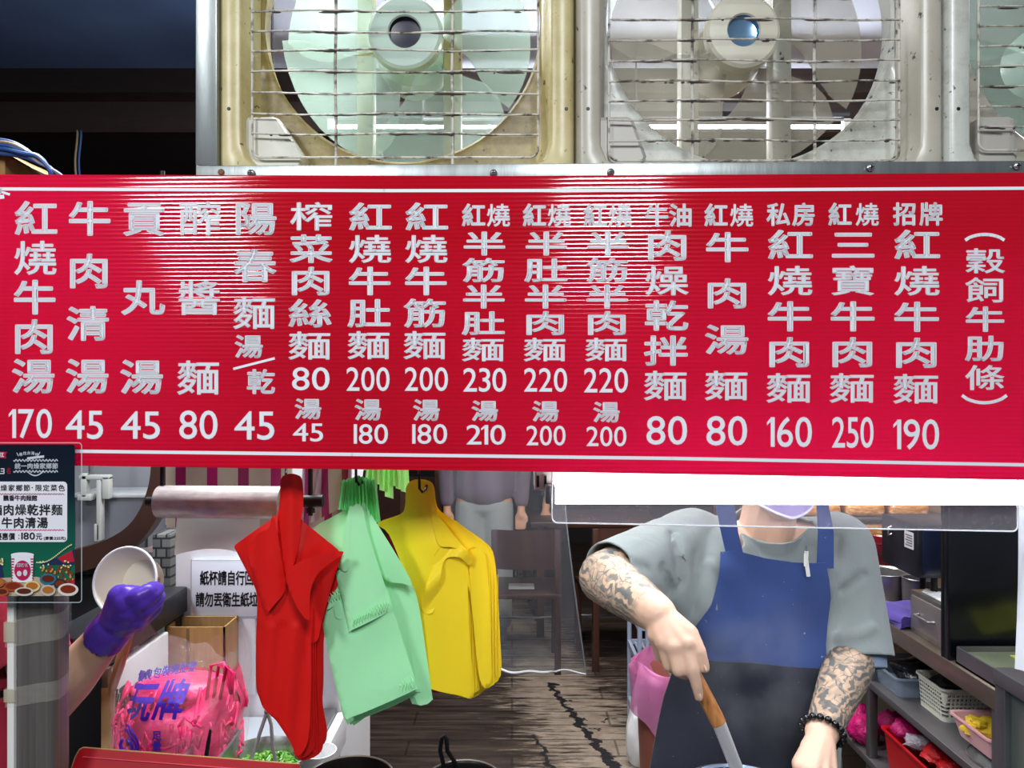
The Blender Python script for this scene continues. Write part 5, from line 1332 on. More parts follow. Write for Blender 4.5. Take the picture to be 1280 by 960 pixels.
b.tube([BT(160+8*math.cos(t*.3), 930+9*math.sin(t*.3), .001) for t in range(-4, 14)], .0028, 6); b.build('emblem', PUR, pk)
# bowl of chopped scallions, tongs, steel box, cups
sc = thing('steel_bowl', 'stainless bowl of chopped scallions at the bottom edge', 'bowl', P(332, 940, 1.42))
C_ = Vector((P(330, 0, 1.42).x, 1.42, .851)); sc.location = C_; ORG[sc.name] = C_.copy()
MB().lathe([(0, 0), (.045, 0), (.06, .02), (.072, .10), (.078, .112), (.0785, .114), (.076, .1145), (.069, .10), (.057, .022), (.04, .004), (0, .004)], C_, 56).build('bowl', M_STEEL, sc)
def scal():
    s = NT('scallion'); s.set(color=s.ramp(s.noise(60, 4), [(.3, '3c7a26'), (.55, '6fae3e'), (.75, 'c9dca0')]), rough=.4); return s.m
b = MB(); rnd = random.Random(2); SCM = scal()
b.lathe([(0, .098), (.03, .094), (.066, .078)], C_, 24)
for k in range(330):
    r = .066*math.sqrt(rnd.random()); a = rnd.uniform(0, 2*PI); q = C_+Vector((r*math.cos(a), r*math.sin(a), .101-.018*(r/.066)**2+rnd.uniform(-.003, .006)))
    d_ = Vector((rnd.uniform(-1, 1), rnd.uniform(-1, 1), rnd.uniform(-.5, .5))).normalized(); l_ = rnd.uniform(.002, .007); b.tube([q-d_*l_, q+d_*l_], rnd.uniform(.0018, .0032), 6)
o = b.build('chopped_scallions', SCM); tag(o, 'bright green chopped scallions heaped in the stainless bowl', 'food', None, 'stuff')
tg = thing('tongs', 'thin steel tongs standing in the scallion bowl', 'tongs', P(335, 950, 1.40))
top = P(334, 892, 1.43)
for e_, in ((P(309, 962, 1.40),), (P(346, 962, 1.40),)):
    MB().tube([top+Vector((0, 0, .004)), top.lerp(e_, .2)+Vector((-.001 if e_.x < top.x else .004, 0, 0)), top.lerp(e_, .6), e_], [(.0035, .0015)]*4, 8, True, (1, 0, 0)).build('arm', M_STEEL, tg)
MB().ell(top+Vector((0, 0, .003)), (.006, .004, .006), 12, 8).build('spring_bend', M_STEEL, tg)
sx = thing('steel_pan', 'small square steel pan between rope bag and scallion bowl', 'pan', (P(288, 0, 1.40).x, 1.40, .85))
q = P(299, 914, 1.45); x1 = q.x; 
MB().box(x1-.06, x1-.058, 1.30, 1.45, .851, q.z).box(x1-.002, x1, 1.30, 1.45, .851, q.z).box(x1-.06, x1, 1.448, 1.45, .851, q.z).box(x1-.06, x1, 1.30, 1.302, .851, q.z).box(x1-.06, x1, 1.30, 1.45, .851, .853).build('pan', M_STEEL, sx)
MB().tube([(x1-.062, 1.298, q.z), (x1+.002, 1.298, q.z), (x1+.002, 1.452, q.z), (x1-.062, 1.452, q.z), (x1-.062, 1.298, q.z)], .003, 8, False).build('rolled_rim', M_STEEL, sx)
sp_ = thing('spoon', 'black spoon handle sticking out of the steel pan', 'spoon', P(260, 945, 1.33))
MB().tube([P(263, 912, 1.33), P(261, 925, 1.33), P(257, 950, 1.34), P(262, 1000, 1.355)], [(.002, .0015), (.0035, .002), (.004, .002), (.003, .002)], 8, True, (1, 0, 0)).build('handle', M_BLACKP, sp_)
e_ = P(262, 1000, 1.355); MB().ell(e_, (.012, .006, .016), 14, 8).build('spoon_bowl', M_BLACKP, sp_)
for k, (px, lb) in enumerate(((386, 'white paper cup standing behind the red bag tip'), (398, 'white paper cup beside the counter edge rail'))):
    q = P(px, 0, 1.55-.06*k); c = thing('paper_cup', lb, 'cup', (q.x, 1.55-.06*k, .851), 'paper cups under the red bags')
    MB().lathe([(0, 0), (.024, 0), (.033, .085), (.0345, .086), (.035, .089), (.033, .089), (.0235, .003), (0, .003)], c.location, 32).build('cup', M_PAPER, c)
# red board edge in front
rd = thing('red_counter_board', 'red plastic board along the counter front at the bottom edge', 'board', P(230, 990, 1.2))
def rbd(u, v, o=0):
    x = 90+285*u; y = 934+22*u+60*v+(26*(1-u/.05)**2 if u < .05 else 0)*(1-v)
    return P(x-14*v*(u < .02), y, 1.23-.03*v+o)
b = MB().grid(lambda u, v: rbd(u, v), 60, 8); b2 = MB().grid(lambda u, v: rbd(u, v, .012), 60, 8, True); b.add(b2.v, b2.f)
b.grid(lambda u, v: rbd(u, 0, .012*v), 60, 1)
b.build('board', mat('red_glossy_plastic', 'a00818', .5, 0, .12, spec=.25), rd)
b = MB().tube([rbd(i/60, 0, .006)+Vector((0, 0, .0006)) for i in range(61)], .0016, 6); b.build('raw_edge', mat('tan_edge', '9c7a4a', .8), rd)
b = MB().tube([rbd(i/60, .18)+Vector((0, -.001, 0)) for i in range(3, 61)], .0012, 6); b.build('moulded_line', mat('dark_red_line', 'b8283c', .5), rd)
MB().box(rbd(.1, 1).x, rbd(.95, 1).x, 1.195, 1.225, .80, rbd(.5, 1).z+.02, .002).build('backing_panel', M_BLACK, rd)
# pans, stove and noodle pot, just reaching into the bottom of the picture
ZT = .80
stv = thing('stove', 'steel stove top below the pans at the bottom edge', 'stove', (.02, 1.22, 0))
MB().box(-.385, .60, 1.05, 1.44, ZT-.03, ZT, .003).build('stove_top', M_STEELD, stv)
MB().box(-.38, .595, 1.07, 1.43, .08, ZT-.03, .003).build('cabinet', M_STEELD, stv)
for x in (-.35, .56):
    for y in (1.09, 1.40): MB().tube([(x, y, 0), (x, y, .09)], .015, 10).build('leg', M_STEELD, stv)
for nm, px, w, py, lb in (('iron_pan', 447, 54, 946, 'dark iron pan with worn rim under the green bags'), ('iron_pot', 582, 46, 951, 'dark iron pot with upright loop handle under the yellow bags')):
    Y = 1.41; c = P(px, py, Y); r = w/F*(Y-.07); c.y -= r; h = c.z-ZT-.001
    t = thing(nm, lb, 'pan', (c.x, c.y, ZT))
    MB().lathe([(0, -h), (r*.72, -h), (r*.86, -h+.03), (r*.97, -.006), (r, 0), (r*1.02, .001), (r*1.02, -.003), (r*.9, -h+.03), (r*.74, -h+.006), (0, -h+.006)], c, 64).build('pan', mat('black_iron', '24211f', .35, .6, .3, 10), t)
    MB().tube([c+Vector((r*1.01*math.cos(2*PI*i/56), r*1.01*math.sin(2*PI*i/56), .001)) for i in range(57)], .002, 6, False).build('worn_rim', mat('worn_rim_iron', '7d7672', .35, .7), t)
    if 'loop' in lb:
        q = c+Vector((-r*.52, r*.80, -.01)); s_ = P(555, 921, q.y-.01)
        MB().tube([q+Vector((-.004, 0, 0)), s_+Vector((-.007, 0, -.025)), s_+Vector((-.005, 0, -.003)), s_+Vector((.001, 0, .002)), s_+Vector((.005, 0, -.004)), s_+Vector((.006, 0, -.025)), q+Vector((.022, .004, 0))], [.004, .0042, .0045, .0045, .0045, .004, .0035], 10).build('loop_handle', M_BLACK, t)
npz = thing('noodle_pot', 'steel noodle pot with a wire strainer below the cook', 'pot', (.38, 1.27, ZT))
zr = P(0, 954, 1.38).z-ZT-.008; c = Vector((.385, 1.28, ZT+.001))
MB().lathe([(0, 0), (.10, 0), (.105, .004), (.105, zr), (.108, zr+.003), (.102, zr+.002), (.10, .006), (0, .006)], c, 56).build('pot', M_STEEL, npz)
b = MB().lathe([(.093, zr+.004), (.096, zr+.008), (.099, zr+.004)], c, 40)
for i in range(16):
    t = -.09+.012*i; L_ = math.sqrt(max(0, .095**2-t*t)); b.tube([c+Vector((t, -L_, zr+.004)), c+Vector((t, 0, zr-.012)), c+Vector((t, L_, zr+.004))], .0012, 5); b.tube([c+Vector((-L_, t, zr+.004)), c+Vector((0, t, zr-.012)), c+Vector((L_, t, zr+.004))], .0012, 5)
b.build('strainer', mat('bluish_wire', '8ea0b4', .3, .7), npz)
# ------------------------------------------------------------------ right: steel counter with its appliances and baskets
M_TOP = mat('counter_steel_top', '8d8078', .28, .75, .2, 4)
M_LEGS = mat('counter_steel_leg', '77787c', .35, .8, .2)
kc = thing('steel_counter', 'long stainless kitchen counter with open shelves behind the cook', 'counter', (1.6, 2.75, 0))
MB().box(1.26, 1.98, 1.99, 3.5, .795, .85, .004).build('worktop', M_TOP, kc)
MB().box(1.26, 1.98, 2.0, 3.5, .575, .60, .003).build('shelf', M_STEELD, kc)
MB().box(1.26, 1.98, 2.0, 3.5, .30, .325, .003).build('shelf', M_STEELD, kc)
for x in (1.265, 1.94):
    for y in (2.72, 3.46): MB().box(x, x+.03, y, y+.03, 0, .80, .003).build('leg', M_LEGS, kc)
MB().box(1.94, 1.975, 2.0, 2.035, 0, .80, .003).box(1.265, 1.295, 2.0, 2.03, 0, .80, .003).build('leg', M_LEGS, kc)
MB().box(1.97, 1.985, 2.0, 3.5, .30, .80).build('back_panel', M_BLACK, kc)
wb = thing('steel_workbench', 'stainless workbench cut by the edge of the picture below the yellow cloth', 'workbench', (1.6, 1.56, 0))
MB().box(1.205, 1.98, 1.20, 1.93, .90, .94, .004).build('worktop', M_STEELD, wb)
MB().box(1.225, 1.97, 1.22, 1.91, .12, .90, .002).build('side_panel', mat('greenish_steel', '6f7a74', .35, .6, .25, 3), wb)
for y in (1.215, 1.885): MB().box(1.208, 1.25, y, y+.04, 0, .90, .003).build('corner_post', M_LEGS, wb)
for y in (1.22, 1.88): MB().box(1.93, 1.97, y, y+.03, 0, .13).build('foot', M_LEGS, wb)
pnl = thing('splash_guard', 'tall plain black panel standing on the steel counter', 'guard', (1.365, 2.24, .85))
MB().box(1.262, 1.468, 2.222, 2.252, .8505, 1.46, .004).build('panel', mat('black_gloss_panel', '12151a', .22, 0, .2), pnl)
MB().box(1.262, 1.468, 2.252, 2.262, .8505, 1.46).build('back_frame', M_BLACK, pnl)
dr = thing('drawer_unit', 'small stainless drawer unit with a handle behind the black panel', 'drawer', (1.42, 2.38, .85))
MB().box(1.292, 1.62, 2.268, 2.495, .8505, .985, .004).build('carcass', M_STEEL, dr)
f_ = MB().box(1.286, 1.293, 2.285, 2.478, .866, .972, .003).build('drawer', mat('drawer_steel', 'a19a9c', .32, .7, .1), dr)
MB().tube([(1.287, 2.34, .922), (1.268, 2.345, .922), (1.268, 2.425, .922), (1.287, 2.43, .922)], .0045, 10).build('handle', M_STEEL, f_)
pp = thing('paper_stack', 'loose white papers lying on the drawer unit', 'papers', (1.37, 2.36, .985))
for k in range(4): MB().box(1.31+.006*k, 1.45+.004*k, 2.30-.006*k, 2.46+.004*k, .986+.002*k, .9875+.002*k).build('sheet', M_PAPER, pp)
ov = thing('black_oven', 'black oven box with a paper label standing over the drawer unit', 'oven', (1.45, 2.52, .85))
MB().box(1.27, 1.62, 2.41, 2.645, 1.04, 1.205, .006).build('casing', mat('black_enamel', '23242c', .3, .2, .2), ov)
MB().box(1.285, 1.61, 2.404, 2.412, 1.05, 1.195, .003).build('door', mat('smoked_door', '1b2238', .2), ov)
MB().tube([(1.365, 2.405, 1.148), (1.367, 2.388, 1.148), (1.56, 2.388, 1.148), (1.562, 2.405, 1.148)], .005, 8).build('door_handle', M_STEEL, ov)
MB().box(1.2683, 1.2702, 2.43, 2.485, 1.125, 1.178).build('paper_label', mat('grey_label', 'b7b5bc', .6), ov)
b = MB()
for i in range(5): b.box(1.2674, 1.2684, 2.436, 2.478-.008*(i % 2), 1.133+.008*i, 1.137+.008*i)
b.build('label_print', mat('grey_print', '5b5c68', .6), ov)
MB().tube([(1.269, 2.57, 1.175), (1.258, 2.57, 1.17), (1.258, 2.57, 1.145), (1.269, 2.57, 1.15)], .003, 8).build('hook', M_STEEL, ov)
for x, y in ((1.34, 2.44), (1.58, 2.44)): MB().tube([(x, y, .984), (x, y, 1.042)], .010, 10).build('foot', M_BLACK, ov)
for x, y in ((1.40, 2.62), (1.58, 2.62)): MB().tube([(x, y, .8505), (x, y, 1.042)], .010, 10).build('foot', M_BLACK, ov)
def pot(nm, lb, x, y, r, h, m, cat, z=.8505, handle=None, lip=.004):
    t = thing(nm, lb, cat, (x, y, z))
    MB().lathe([(0, 0), (r*.92, 0), (r*.97, .008), (r, h-.004), (r+lip, h), (r+lip-.002, h+.002), (r-.003, h-.004), (r*.93, .01), (0, .006)], (x, y, z), 40).build('pot', m, t)
    for s_ in (-1, 1) if handle else ():
        MB().tube([(x+.01, y+s_*r*.98, z+h*.75), (x+.01, y+s_*(r+.03), z+h*.8), (x-.03, y+s_*(r+.03), z+h*.8), (x-.03, y+s_*r*.96, z+h*.75)], .004, 8).build('handle', handle, t)
    return t
pot('steel_basin', 'shiny stainless basin beside the purple towel', 1.375, 2.86, .085, .105, M_STEEL, 'basin')
pot('stock_pot', 'grey enamel pot between the basin and the black oven', 1.45, 2.74, .055, .11, mat('grey_enamel', '6d6c72', .3, .5), 'pot', handle=M_BLACK)
pot('rice_cooker', 'maroon pot with black side standing behind the stainless basin', 1.46, 3.12, .10, .17, mat('maroon_enamel', '6e1626', .25), 'pot', handle=M_BLACKP)
def towel():
    t = thing('towel', 'folded purple towel lying on the counter edge', 'towel', (1.34, 2.62, .851))
    m = cloth_material('purple_towelling', '4a3a96', .2, 500, .95, .5)
    for k in range(3):
        def top(u, v): return Vector((1.262+.145*u+.004*math.sin(v*7+k), 2.50+.19*v+.006*math.sin(u*6), .853+.013*(k+1)+.004*math.sin(u*9+v*5+k)-(.012*(1-u/.12)**2 if u < .12 else 0)))
        b = MB().grid(top, 16, 16)
        b2 = MB().grid(lambda u, v: Vector((top(u, v).x, top(u, v).y, max(.8512, top(u, v).z-.012))), 16, 16, True); n0 = len(b.v); b.add(b2.v, b2.f)
        for i in range(16):
            for ed in ((i, i+1), ): pass
        ring_ = [i*17 for i in range(17)]+[16*17+j for j in range(1, 17)]+[i*17+16 for i in range(15, -1, -1)]+[j for j in range(15, 0, -1)]
        b.f += [(ring_[i], ring_[(i+1) % len(ring_)], ring_[(i+1) % len(ring_)]+n0, ring_[i]+n0) for i in range(len(ring_))]
        b.build('fold', m, t, 60)
towel()
tr_ = thing('steel_tray', 'shallow steel tray with greenish bottom below the black panel', 'tray', (1.6, 2.09, .85))
MB().box(1.272, 1.93, 1.985, 2.205, .8505, .856).box(1.272, 1.277, 1.985, 2.205, .85, .898).box(1.272, 1.93, 2.20, 2.205, .85, .898).box(1.272, 1.93, 1.985, 1.99, .85, .898).box(1.925, 1.93, 1.985, 2.205, .85, .898).build('tray', M_STEELD, tr_)
MB().box(1.278, 1.924, 1.991, 2.199, .870, .884).build('tray_insert', mat('greenish_liner', '6c7560', .45, .2, .2), tr_)
yc = thing('yellow_cloth', 'yellow cloth lying in the steel tray', 'cloth', (1.5, 2.08, .885))
def ycf(u, v, o=0): return Vector((1.40+.30*u, 2.01+.15*v+.01*math.sin(u*5), .886+.016*math.sin(PI*min(1, v*1.3))+.005*math.sin(u*11+v*4)+o))
b = MB().grid(lambda u, v: ycf(u, v, .006), 24, 12); b2 = MB().grid(lambda u, v: Vector((ycf(u, v).x, ycf(u, v).y, .885)), 24, 12, True); n0 = len(b.v); b.add(b2.v, b2.f)
ring_ = [i*13 for i in range(25)]+[24*13+j for j in range(1, 13)]+[i*13+12 for i in range(23, -1, -1)]+[j for j in range(11, 0, -1)]
b.f += [(ring_[i], ring_[(i+1) % len(ring_)], ring_[(i+1) % len(ring_)]+n0, ring_[i]+n0) for i in range(len(ring_))]
b.build('cloth', cloth_material('yellow_cotton', 'c8cf3e', .12), yc, 60)
# shelf goods
def tub(nm, lb, cat, x0, x1, y0, y1, z0, z1, m, rim=.006, taper=.012, holes=None, rimm=None):
    t = thing(nm, lb, cat, ((x0+x1)/2, (y0+y1)/2, z0))
    q = lambda g, z: [(x, y, z) for x, y in rrw(x0+g, x1-g, y0+g, y1-g, .018)]
    def rrw(a, b_, c_, d_, r): return rrect(a, b_, c_, d_, r, 4)
    L = [q(taper+.004, z0+.004), q(taper, z0), q(0, z1-.008), q(-rim, z1-.006), q(-rim, z1), q(0, z1), q(.004, z1-.004), q(taper+.006, z0+.006)]
    n = len(L[0]); b = MB(); b.add([p for l_ in L for p in l_], [(k*n+i, k*n+(i+1) % n, (k+1)*n+(i+1) % n, (k+1)*n+i) for k in range(1, len(L)-1) for i in range(n)]+[tuple(range(n, 2*n))[::-1], tuple(range(7*n, 8*n))])
    o = b.build('tub', m, t, 45)
    return t
def lump(nm, lb, cat, c, r, m, seed, amp=.25, group=None, fr=3):
    b = MB(); v_ = MB().ell((0, 0, 0), 1, 28, 18)
    vs = [Vector((p.x*r[0], p.y*r[1], p.z*r[2]))*(1+amp*noise.noise(p*fr*.5+Vector((seed, 0, 0)))+amp*.4*noise.noise(p*fr*1.6+Vector((0, seed, 0))))+Vector(c) for p in v_.v]
    zmin = c[2]-r[2]*.8; vs = [Vector((p.x, p.y, max(p.z, zmin))) for p in vs]
    o = b.add(vs, v_.f).build(nm, m); tag(o, lb, cat, group); return o
BLKF = film('black_bag_film', '14151a', .02, .25, .8, 30, None, .008)
tub('clear_bin', 'blue grey clear plastic bin with black bags on the upper shelf', 'bin', 1.285, 1.60, 2.56, 2.80, .6005, .668, clear('blue_grey_plastic', '8ea0b4', .55, .25))
lump('black_bag', 'black plastic bag lying in the blue grey bin', 'bag', (1.42, 2.67, .650), (.10, .08, .045), BLKF, 3)
def basket_mat(nm, c, sc):
    s = NT(nm); X, Yc, Z = s.xyz()
    h = s.math('ADD', X, Yc)
    fx = s.math('ABSOLUTE', s.math('SUBTRACT', s.math('FRACT', s.math('MULTIPLY', h, sc)), .5)); fz = s.math('ABSOLUTE', s.math('SUBTRACT', s.math('FRACT', s.math('MULTIPLY', Z, sc)), .5))
    hole = s.math('MULTIPLY', s.math('LESS_THAN', fx, .32), s.math('LESS_THAN', fz, .32))
    hole = s.math('MULTIPLY', hole, s.math('MULTIPLY', s.math('GREATER_THAN', Z, .010), s.math('LESS_THAN', Z, .086)))
    s.set(color=c, rough=.45, alpha=s.math('SUBTRACT', 1.0, hole)); return s.m
tub('plastic_basket', 'white perforated basket with black bags on the upper shelf', 'basket', 1.332, 1.56, 2.375, 2.535, .6005, .706, basket_mat('perforated_white_plastic', 'd2d4c6', 78), .005, .006)
lump('black_bag', 'black plastic bag bulging out of the white basket', 'bag', (1.43, 2.455, .69), (.09, .065, .05), BLKF, 8)
lid = thing('mesh_lid', 'round wire mesh lid lying under the pink basket', 'lid', (1.375, 2.155, .601))
MB().lathe([(0, .030), (.06, .028), (.09, .018), (.105, .004), (.107, 0), (.104, .001), (.088, .015), (.058, .025), (0, .027)], (1.39, 2.14, .601), 48).build('mesh_disc', mat('grey_mesh', '4f5254', .6, .3, bump=.6, bs=300), lid)
MB().tube([Vector((1.39+.107*math.cos(i*PI/24), 2.14+.107*math.sin(i*PI/24), .604)) for i in range(49)], .003, 6, False).build('rim', M_STEEL, lid)
pkb = tub('plastic_basket', 'pale pink basket with yellow gloves on the wire mesh lid', 'basket', 1.283, 1.50, 2.06, 2.25, .633, .695, mat('pale_pink_plastic', 'dba6ac', .45), .006, .014)
lump('rubber_gloves', 'crumpled yellow gloves lying in the pale pink basket', 'gloves', (1.335, 2.19, .675), (.05, .035, .025), mat('yellow_rubber', 'd9b92e', .45), 5, .5)
lump('clear_plastic_bag', 'crumpled clear plastic bag in the pale pink basket', 'bag', (1.40, 2.12, .685), (.055, .045, .035), clear('crumpled_film', 'c5c8cc', .35, .15, 1, 40, .006), 9, .4)
tub('blue_box', 'pale blue plastic box at the shelf front below the mesh lid', 'box', 1.30, 1.42, 2.02, 2.10, .327, .44, mat('pale_blue_plastic', 'a9c4cc', .45))
RT = mat('red_tub_plastic', 'b30f1c', .35)
tub('red_tub', 'red plastic tub of shiny packets on the lower shelf', 'tub', 1.272, 1.52, 2.20, 2.64, .3255, .475, RT, .008)
PKM = [film('magenta_packet', 'c41a70', .1, .16, 1, 60, None, .012), film('red_packet', 'd0222a', .1, .16, 1, 60, None, .012), film('orange_packet', 'e07a1c', .1, .16, 1, 60, None, .012), film('silver_packet', 'b9b4c0', .1, .16, 1, 60, None, .012)]
spots = [(1.33, 2.58, .49, 0, 'magenta packet at the far end of the red tub'), (1.42, 2.56, .50, 0, 'magenta packet beside the tub rim and the shelf'), (1.33, 2.49, .485, 3, 'silvery packet between magenta and red ones in the tub'),
         (1.34, 2.41, .49, 1, 'red packet in the middle of the red tub'), (1.43, 2.42, .495, 1, 'red packet at the inner side of the red tub'), (1.34, 2.32, .485, 1, 'red packet next to the orange one in the tub'), (1.37, 2.24, .485, 2, 'orange packet at the near end of the red tub')]
for k, (x, y, z, i, lb) in enumerate(spots):
    b = MB(); v_ = MB().ell((0, 0, 0), 1, 20, 12); R_ = Matrix.Rotation(.5*math.sin(k*2.3), 3, 'Z') @ Matrix.Rotation(.5*math.cos(k*1.7), 3, 'X')
    b.add([R_ @ Vector((p.x*.05*(1+.3*abs(p.z)), p.y*.045, p.z*.026))*(1+.25*noise.noise(p*3+Vector((k, 0, 0)))+.22*noise.noise(p*7+Vector((k, 0, 0))))+Vector((x, y, z)) for p in v_.v], v_.f)
    tag(b.build('food_packet', PKM[i], None, 60), lb, 'packet', 'packets in the red tub')
for k, (x, y, lb) in enumerate(((1.30, 2.84, 'magenta packet on the lower shelf nearest the counter leg'), (1.33, 2.95, 'magenta packet deeper on the lower shelf behind the forearm'), (1.42, 2.88, 'magenta packet beside the wall on the lower shelf'))):
    b = MB(); v_ = MB().ell((0, 0, 0), 1, 20, 12)
    b.add([Vector((p.x*.055, p.y*.05, max(-.9, p.z)*.05))*(1+.3*noise.noise(p*3+Vector((k*3, 0, 0)))+.2*noise.noise(p*7+Vector((k*3, 0, 0))))+Vector((x, y, .373)) for p in v_.v], v_.f)
    tag(b.build('food_packet', PKM[0], None, 60), lb, 'packet', 'packets on the lower shelf')
# noodle packages on the rack behind
rk = thing('wire_rack', 'wire rack of wrapped noodles behind the shoulder of the cook', 'rack', (1.75, 3.85, 0))
for z in (.80, 1.02): MB().box(1.36, 2.08, 3.62, 4.05, z-.012, z, .002).build('shelf', M_STEELD, rk)
for x in (1.37, 2.05):
    for y in (3.63, 4.02): MB().tube([(x, y, 0), (x, y, 1.5)], .012, 10).build('post', M_STEELD, rk)
NOOD = NT('wrapped_noodles'); NOOD.set(color=NOOD.ramp(NOOD.noise(30, 6, (1, 4, 4)), [(.3, 'b9713a'), (.55, 'dfa86a'), (.75, 'f3dcb8')]), rough=.15, coat=.6); NOOD.bump(NOOD.noise(45, 5), .6, .006)
k = 0
for z0 in (.802, 1.022):
    for i, x in enumerate((1.47, 1.68, 1.89)):
        for j in range(3 if z0 < 1 else 2):
            b = MB(); b.box(x-.095, x+.095, 3.64, 3.90, z0+.062*j, z0+.060+.062*j, .022, None, 4)
            b.v = [p+Vector((.006*noise.noise(p*14), .006*noise.noise(p*14+Vector((5, 0, 0))), .003*noise.noise(p*20))) for p in b.v]
            o = b.build('noodle_package', NOOD.m); k += 1
            tag(o, '%s package of wrapped noodles in the %s stack on the %s rack shelf' % (('lowest', 'second lowest', 'topmost')[j] if z0 < 1 else ('lower', 'upper')[j], ('near', 'middle', 'inner')[i], 'lower' if z0 < 1 else 'upper'), 'package', 'noodle packages on the wire rack')
# white cloth hanging at the picture edge
hc = thing('hanging_cloth', 'white cloth hanging beside the black panel at the picture edge', 'cloth', P(1300, 840, 1.55))
def hcf(u, v, o=0):
    q = P(1271+70*u+9*math.sin(v*2.6)*(1-u), 560+280*v, 1.55+o); q.y += .02*math.sin(u*9+v*2); return q
b = MB().grid(lambda u, v: hcf(u, v), 20, 24); b2 = MB().grid(lambda u, v: hcf(u, v, .004), 20, 24, True); b.add(b2.v, b2.f); b.build('cloth', cloth_material('white_cotton', 'd9dce4', .05), hc, 60)
q = P(1305, 560, 1.55); MB().tube([(q.x-.06, 1.55, q.z), (q.x+.08, 1.55, q.z)], .005, 8).tube([(q.x, 1.55, q.z), (q.x, 1.55, 2.8)], .004, 8).build('hanging_rod', M_STEELD, hc)
# low rack and waste bin by the cook's side
pr_ = thing('plastic_rack', 'low grey blue plastic rack behind the pink lined bin', 'rack', (.70, 3.55, 0))
PL = mat('grey_blue_plastic', '9aa6bd', .4)
for x in (.565, .60, .86):
    for y in (3.40, 3.70):
        if x == .60 and y > 3.5: continue
        MB().tube([(x, y, 0), (x, y, .655)], .011, 10).build('post', PL, pr_)
for z in (.13, .40, .56):
    b = MB(); b.box(.56, .87, 3.395, 3.41, z, z+.022).box(.56, .87, 3.69, 3.705, z, z+.022).box(.555, .57, 3.40, 3.70, z, z+.022).box(.855, .87, 3.40, 3.70, z, z+.022)
    for i in range(9): b.box(.585+.03*i, .597+.03*i, 3.41, 3.69, z+.004, z+.014)
    b.build('shelf', PL, pr_)
b = MB()
for i in range(9):
    for j in range(3): pass
b.box(.61, .86, 3.405, 3.411, .42, .45).box(.61, .86, 3.405, 3.411, .52, .56)
for i in range(11): b.box(.612+.024*i, .620+.024*i, 3.405, 3.411, .44, .53)
for z in (.465, .49): b.box(.61, .86, 3.405, 3.411, z, z+.008)
b.build('perforated_side', PL, pr_)
nb = lump('newspaper_bundle', 'crumpled paper bundle at the foot of the plastic rack', 'papers', (.545, 3.33, .13), (.05, .05, .16), M_PAPER, 4, .3)
bn = thing('waste_bin', 'brown waste bin lined with a pink plastic bag', 'bin', (.60, 2.88, 0))
MB().lathe([(0, .004), (.105, .004), (.11, 0), (.135, .56), (.14, .565), (.136, .57), (.13, .56), (.105, .012), (0, .012)], (.60, 2.88, 0), 48).build('bin', mat('red_brown_plastic', '8f5548', .45, 0, .1), bn)
def lin_(u, v):
    a = 2*PI*u; r = (.150+.010*v+.012*math.sin(a*5+v*3)+.006*math.sin(a*11)) if v > 0 else .14
    z = .615-.20*v-.03*math.sin(a*3+1)*v+.012*math.sin(a*4) ; return Vector((.60+r*math.cos(a), 2.88+r*math.sin(a), z))
b = MB().grid(lin_, 64, 10); b2 = MB().grid(lambda u, v: Vector((.60+(.147-.05*v+.008*math.sin(u*2*PI*5))*math.cos(2*PI*u), 2.88+(.147-.05*v+.008*math.sin(u*2*PI*5))*math.sin(2*PI*u), .615-.30*v+.012*math.sin(2*PI*u*4)*(1-v))), 64, 10); b.add(b2.v, b2.f)
b.build('bag_liner', film('pink_bag_film', 'f6a2da', .4, .35, .6, 22, None, .006, .82), bn, 180)
# ------------------------------------------------------------------ left back: arched wooden frame, glass case, added dark backing
af = thing('arched_frame', 'dark brown wooden panel with a rounded opening behind the paper bowl', 'frame', (-1.35, 2.3, 0))
YA = 2.30
inner = [(189, 560), (188, 590), (184, 612), (174, 638), (158, 659), (134, 674), (106, 684), (60, 694), (0, 700)]
outer_ = [(212, 560), (210, 590), (206, 618), (197, 645), (181, 670), (158, 690), (128, 706), (96, 716), (60, 722), (0, 726)]
def strip(A, B, n=40):
    def at(L, t):
        s_ = spline(L, 8, False)+[L[-1]]; i = t*(len(s_)-1); k = min(int(i), len(s_)-2); return Vector(s_[k]).lerp(Vector(s_[k+1]), i-k)
    b = MB(); v = []
    for i in range(n+1):
        p, q = at(A, i/n), at(B, i/n)
        v += [P(p.x, p.y, YA), P(q.x, q.y, YA), P(q.x, q.y, YA)+Vector((0, .05, 0)), P(p.x, p.y, YA)+Vector((0, .05, 0))]
    f = [(i*4+a, i*4+(a+1) % 4, (i+1)*4+(a+1) % 4, (i+1)*4+a) for i in range(n) for a in range(4)]+[(0, 1, 2, 3), tuple(n*4+k for k in (3, 2, 1, 0))]
    return b.add(v, f)
BRW = mat('brown_stained_wood', '3b2119', .45, 0, .25, 8)
strip(inner, outer_).build('curved_rail', BRW, af)
q0 = P(211, 560, YA); MB().box(q0.x-.055, q0.x, YA, YA+.05, q0.z, 2.2).build('upright', BRW, af)
MB().box(-2.4, P(0, 0, YA).x+.01, YA, YA+.05, P(0, 726, YA).z, P(0, 700, YA).z).build('lower_rail', BRW, af)
MB().box(-2.4, -.99, YA+.052, YA+.08, 0, P(0, 718, YA).z-.02).build('lower_panel', mat('black_boards', '0e0d10', .6), af)  # near-black panel added to keep the space below the frame dark
sc_ = P(100, 660, 2.5)
gc_ = thing('storage_bin', 'grey clear storage bin on a ledge behind the rounded opening', 'bin', (P(150, 0, 2.48).x, 2.48, P(0, 684, 2.48).z))
a, b_ = P(92, 684, 2.44), P(184, 622, 2.44)
MB().box(-2.3, -.90, 2.37, 2.62, a.z-.03, a.z-.001).build('ledge', mat('grey_ledge', '8a7f80', .5), gc_)
m = MB()
